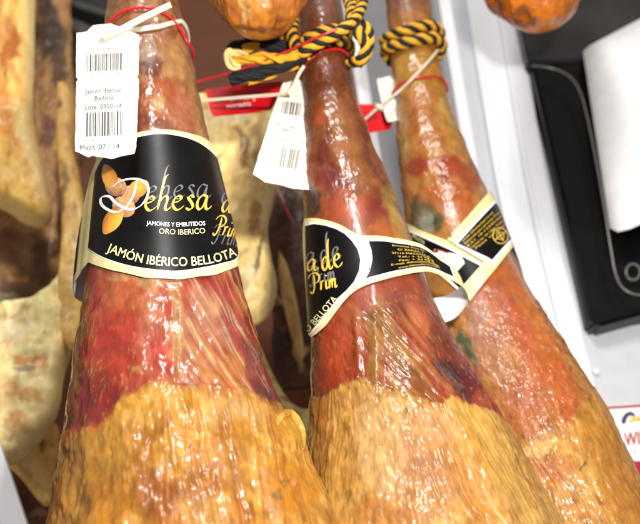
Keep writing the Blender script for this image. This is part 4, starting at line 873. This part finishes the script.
tag(tube('twine', [at(np.array(float(a)), np.array(float(b)), .8) for a, b in ((277, 186), (281, 196), (284, 203))], .0016, M_TIE, k=8, n=16), 'short tan twine knot hanging below the tilted white tag', 'twine')

gr = empty('rope', HB.point(0, .6, .004), 'black and yellow twisted rope knotted around the middle shank with frayed tails at left', 'rope', 'black and yellow ropes')
RR = .0054; PIT = .028
def pl(pts): return np.array([at(np.array(float(a)), np.array(float(b)), Y) for a, b, Y in pts])
def rope_piece(nm, P, root, n=160, R=RR, seed=0, pit=PIT):
    V, Fs, mi = rope_geo(spline(P, n), R, pit, seed); return mesh_py(nm, V, Fs, None, root, True, [M_ROPEY, M_ROPEK], mi)
def round_shank(H, px, off, turns_back=True):
    P, _ = loop_pts(H, px, off, 90); return P
rope_piece('wrap', round_shank(HB, [(306, 40), (318, 33), (330, 30), (342, 31), (349, 35)], .0045), gr, 200)
rope_piece('wrap', round_shank(HB, [(305, 48), (316, 43), (330, 41), (344, 42), (351, 46)], .0055), gr, 200, seed=1.3)
rope_piece('knot', pl([(294, 44, .645), (302, 52, .634), (314, 46, .628), (334, 35, .622), (350, 24, .622), (360, 10, .632), (366, -14, .65)]), gr, 160, seed=.5)
rope_piece('knot', pl([(363, -20, .665), (355, 0, .65), (351, 16, .634), (358, 32, .626), (366, 46, .632), (361, 60, .642), (350, 62, .655)]), gr, 140, seed=2)
rope_piece('knot', pl([(345, -20, .675), (349, 2, .655), (357, 20, .643), (368, 32, .645), (367, 52, .655), (357, 64, .668)]), gr, 120, seed=1)
rope_piece('knot', pl([(294, 20, .66), (292, 34, .645), (298, 52, .64), (306, 58, .65)]), gr, 80, seed=2.2)
def yarn(nm, P, R, mat, n=90, sd=0):
    P = spline(P, n); V = []; Fs = []; rr = np.interp(np.linspace(0, 1, n), np.linspace(0, 1, len(R)), R); rg_ = np.random.RandomState(sd)
    d = np.r_[0, np.cumsum(np.linalg.norm(np.diff(P, axis=0), axis=1))]; T, N, B = frames(P)
    for k in range(11):
        ph = rg_.rand() * 6.28 + d / .05 * 6.28 * rg_.uniform(.6, 1.2); q = rr * rg_.uniform(.35, .85)
        e = 1 - int(rg_.uniform(0, 7)); m = n + min(e, -1) if k else n
        Q = P + (q * (1 + .12 * np.sin(d * rg_.uniform(200, 500))))[:, None] * (np.cos(ph)[:, None] * N + np.sin(ph)[:, None] * B)
        v, f = tube_geo(Q[:m], (rr * .42)[:m], 7); o = len(V); V += v; Fs += [tuple(i + o for i in x) for x in f]
    return mesh_py(nm, V, Fs, mat, gr, True)
yarn('loose_strand', pl([(310, 50, .64), (290, 58, .636), (262, 58, .634), (246, 60, .636), (234, 62, .64)]), [.0042, .005, .005, .004], M_ROPEY, sd=1)
yarn('frayed_end', pl([(248, 58, .64), (240, 55, .64), (230, 53, .64), (228, 58, .638), (234, 66, .637), (241, 66, .637)]), [.003, .0046, .005, .0045, .002], M_ROPET, sd=2)
yarn('loose_strand', pl([(304, 58, .643), (284, 66, .64), (260, 72, .64), (246, 76, .642), (230, 81, .645)]), [.0045, .0058, .006, .0062], M_ROPEK, sd=3)
yarn('loose_strand', pl([(300, 44, .655), (280, 46, .655), (255, 44, .658), (236, 46, .664), (230, 52, .668)]), [.0055, .006, .006, .005], M_ROPEK, sd=4)
yarn('loose_strand', pl([(296, 36, .66), (276, 38, .66), (252, 47, .655), (242, 48, .655)]), [.0042, .0045, .0035], M_ROPEY, sd=5)
yarn('loose_strand', pl([(298, 66, .65), (270, 76, .65), (248, 84, .65)]), [.0022, .0025, .002], M_ROPEY, sd=6)
gr2 = empty('rope', HC.point(0, .66, .004), 'black and yellow rope wound twice around the right shank', 'rope', 'black and yellow ropes')
rope_piece('wrap', round_shank(HC, [(381, 42), (390, 37), (405, 32), (420, 27), (433, 26)], .0054), gr2, 220, R=.0064, seed=.4, pit=.032)
rope_piece('wrap', round_shank(HC, [(382, 51), (392, 47), (408, 43), (424, 39), (436, 38)], .0058), gr2, 220, R=.0064, seed=1.8, pit=.032)

# ------------------------------------------------------------------ background: wall, cabinet, dispenser, sign, shelf, rail
def prism(name, poly, Y, depth, mat, parent=None, bev=0.0):   # px polygon on plane Y, extruded towards the back
    n = len(poly); P = at(np.array([p[0] for p in poly], float), np.array([p[1] for p in poly], float), Y); Q = P + np.array([0, depth, 0])
    Fs = [tuple(range(n)), tuple(range(2 * n - 1, n - 1, -1))] + [(i, n + i, n + (i + 1) % n, (i + 1) % n) for i in range(n)]
    me = bpy.data.meshes.new(name); bm = bmesh.new(); vs = [bm.verts.new(tuple(p)) for p in list(P) + list(Q)]
    for f in Fs: bm.faces.new([vs[i] for i in f])
    bmesh.ops.recalc_face_normals(bm, faces=bm.faces[:])
    if bev:
        es = [e for e in bm.edges if all(v.index < 0 or True for v in e.verts) and (min(v.co.y for v in e.verts) < Y + 1e-5)]
        bmesh.ops.bevel(bm, geom=es, offset=bev, segments=6, affect='EDGES')
    bm.to_mesh(me); bm.free(); me.materials.append(mat); o = bpy.data.objects.new(name, me); COL.objects.link(o)
    if parent: o.parent = parent; o.matrix_parent_inverse = Matrix.Translation(-parent.location)
    return o
w = mesh_py('back_wall', [(-1.6, 1.22, -.8), (1.6, 1.22, -.8), (1.6, 1.22, 2.0), (-1.6, 1.22, 2.0)], [(0, 1, 2, 3)], M_WALL); tag(w, kind='structure')
YB = 1.0
def vx(px, py, Y=YB): p = at(np.array(float(px)), np.array(float(py)), Y); return p[0], p[2]
def vstrip(name, pxa, pxb, py, Y, depth, mat, parent, z0=-.4, z1=1.5, bev=.004):
    xa, _ = vx(pxa, py, Y); xb, _ = vx(pxb, py, Y)
    return box_at(name, ((xa + xb) / 2, Y + depth / 2, (z0 + z1) / 2), abs(xb - xa), depth, z1 - z0, mat, parent, bev)
cab = empty('cabinet', at(np.array(500.), np.array(524.), YB), 'white enamel cabinet with long ribs behind the right ham', 'cabinet')
edge_y = np.array([-90, 0, 67, 170, 250, 324, 430, 620.]); edge_x = np.array([508, 523.5, 534.5, 551.5, 568, 586, 612, 662.])
def cstrip(name, o0, o1, Y, depth, mat, bev=.003):   # long strip parallel to the cabinet edge
    k0, k1 = o0, o1
    prism(name, [(x + k0, y) for x, y in zip(edge_x, edge_y)] + [(x + k1, y) for x, y in list(zip(edge_x, edge_y))[::-1]], Y, depth, mat, cab, bev)
cstrip('side_panel', -181, -168, YB, .05, M_WHITE)
cstrip('recessed_panel', -168.5, -82, YB + .06, .03, M_GREYP, 0)  # wide recess, darkened by its colour where the hams shade it
cstrip('side_panel', -84, -73, YB - .005, .05, M_WHITE)
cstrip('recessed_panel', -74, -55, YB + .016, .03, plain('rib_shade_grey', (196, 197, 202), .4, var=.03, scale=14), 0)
cstrip('rib', -56, -46, YB - .008, .03, M_WHITE, .004)
cstrip('recessed_panel', -47, -24, YB + .004, .03, M_WHITE, 0)
cstrip('door_edge', -26, -6, YB - .014, .05, M_WHITE, .004)
cstrip('recessed_panel', -7, 0, YB + .002, .03, M_SHADEW, 0)
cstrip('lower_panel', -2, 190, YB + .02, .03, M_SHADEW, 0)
disp = empty('dispenser', at(np.array(615.), np.array(300.), YB), 'black wall dispenser with clear rounded cover and white roll, on the right', 'dispenser')
prism('housing', [(528.5, 50), (534, 42), (700, -20), (760, 276), (754, 283), (599, 326), (591, 322)], YB - .03, .048, M_KPLAST, disp, .004)
prism('top_hood', [(505, -40), (700, -90), (716, 4), (640, 24), (604, 38), (586, 47), (581, 60), (528, 62)], YB - .036, .03, M_DKGREY, disp, .003)
rollp = [(583, 52), (589, 46), (606, 37), (640, 19), (720, -10), (760, 160), (700, 200), (652, 219), (612, 236), (606, 215), (601, 185)]
Vr, Fr = refine_mesh([tuple(p) for p in spline(np.array(rollp[:4] ), 30)] + [(720, -10), (760, 160), (700, 200), (652, 219), (630, 229), (618, 232), (610, 228)], 5)
Vr = np.array(Vr); xl = np.interp(Vr[:, 1], [20, 46, 60, 140, 185, 228, 236], [640, 588, 583, 594, 601, 609, 612]); ur = np.clip((Vr[:, 0] - xl) / 75, 0, 1)
Pr = np.array([at(np.array(x), np.array(y), YB - .037 - .05 * math.sqrt(1 - (1 - u) ** 2)) for (x, y), u in zip(Vr, ur)])
mesh_py('paper_roll', Pr, Fr, M_PAPERIN, disp, True)
rim = [(532, 66), (545, 67), (560, 71), (572, 79), (580, 92), (586, 112), (594, 150), (603, 200), (611, 250), (616, 275), (624, 289), (640, 295), (660, 290)]
tube('cover_rim', np.array([at(np.array(float(a)), np.array(float(b)), YB - .052) for a, b in rim]), .0014, M_RIM, disp, 8, 90)
for sx_, sy_ in ((633, 272),):
    tube('screw', np.array([at(np.array(a), np.array(b), YB - .038) for a, b in circ(sx_, sy_, 7, 8, 0, 24) + circ(sx_, sy_, 7, 8, 0, 24)[:1]]), .0014, M_RIM, disp, 8)
sg = empty('sign', at(np.array(640.), np.array(440.), YB), 'white sign with red line, violet and yellow arcs, red letters at the right edge', 'sign')
prism('board', [(560, 338), (760, 300), (800, 560), (608, 560)], YB - .0, .01, plain('pale_acrylic', (206, 206, 210), .25, coat=.3, var=.03), sg, .002)
prism('print_panel', [(580, 407), (760, 398), (800, 556), (610, 556)], YB - .003, .003, M_PANELW, sg)
plS = Card(at(np.array(620.), np.array(430.), YB - .0034), (0, 1, 0))
t = Shapes().stroke([(580, 409.5), (660, 404.5), (760, 398.5)], 2.4, 2.4, n=20, taper=False); t.text('WIB', [(625, 446), (647, 444)], 14, bold=.03); t.rect(632, 461, 700, 480)
lay('red_lettering', t, plS, .0006, M_MAROON, sg, False)
t = Shapes().stroke([(623, 424), (625, 417), (630, 413.5), (635, 416)], 5, 3, n=20); lay('violet_arc', t, plS, .0006, M_VIOLET, sg, False)
t = Shapes().stroke([(629, 422), (634, 419), (641, 419.5), (650, 425)], 3, 5, n=20); lay('yellow_arc', t, plS, .0007, M_YELLOW, sg, False)
t = Shapes().text('ALIMENTARIA', [(632, 454), (668, 451)], 4); lay('small_lettering', t, plS, .0006, M_INK2, sg, False)
bmk = bmesh.new(); pk = at(np.array(596.), np.array(372.), YB - .001)
tube('screw', [pk, pk + np.array([0, -.004, 0])], [.0042, .0036], M_PANELW, sg, 16)
shelf = empty('shelf', at(np.array(100.), np.array(20.), 1.12), 'grey steel shelf with dark edges at the upper left behind the white tag', 'shelf')
prism('panel', [(62, -60), (130, -60), (130, 60), (78, 120), (62, 120)], 1.16, .01, M_DKGREY, shelf)
prism('steel_edge', [(60, -6), (130, 18), (130, 24), (60, 2)], 1.13, .02, M_STEEL, shelf, .002)
prism('steel_edge', [(66, 14), (130, 44), (130, 56), (70, 30)], 1.14, .012, M_STEEL, shelf, .002)
prism('steel_edge', [(66, 100), (78, 96), (78, 118), (68, 118)], 1.12, .02, M_STEEL, shelf, .002)
rail = prism('rail', [(-14, 420), (-2, 440), (26, 524), (44, 590), (20, 600), (2, 540), (-20, 470)], .86, .012, M_WHITE, None, .003)
tag(rail, 'narrow white rail slanting at the bottom left corner', 'rail')

# ------------------------------------------------------------------ light, world, camera
wd = bpy.data.worlds.new('World'); S.world = wd; wd.use_nodes = True
bg = wd.node_tree.nodes['Background']; bg.inputs[0].default_value = (1.0, .97, .93, 1); bg.inputs[1].default_value = .36
def area(name, loc, target, sx, sy, power, col):
    d = bpy.data.lights.new(name, 'AREA'); d.shape = 'RECTANGLE'; d.size, d.size_y = sx, sy; d.energy = power; d.color = col
    o = bpy.data.objects.new(name, d); COL.objects.link(o); o.location = loc
    o.rotation_euler = (Vector(target) - Vector(loc)).to_track_quat('-Z', 'Y').to_euler(); return o
area('flash', (.17, .0, .20), (.07, .68, .36), .05, .04, 9.0, (1, .98, .95))
area('ceiling_lamp', (.12, -.45, 1.45), (.08, .66, .35), .13, .45, 15, (1, .97, .93))

cd = bpy.data.cameras.new('camera'); cam = bpy.data.objects.new('camera', cd); COL.objects.link(cam)
cd.sensor_width = 36; cd.lens = F_PX / 640 * 36; cd.clip_start = .01; cd.clip_end = 50
R_, U_, Fw = MW[:, 0], MW[:, 1], MW[:, 2]
cam.matrix_world = Matrix(((R_[0], U_[0], -Fw[0], 0), (R_[1], U_[1], -Fw[1], 0), (R_[2], U_[2], -Fw[2], 0), (0, 0, 0, 1)))
cd.dof.use_dof = True; cd.dof.focus_distance = .66; cd.dof.aperture_fstop = 7.0
S.camera = cam
S.view_settings.view_transform = 'Standard'; S.view_settings.look = 'None'; S.view_settings.exposure = 0
S.cycles.use_denoising = True
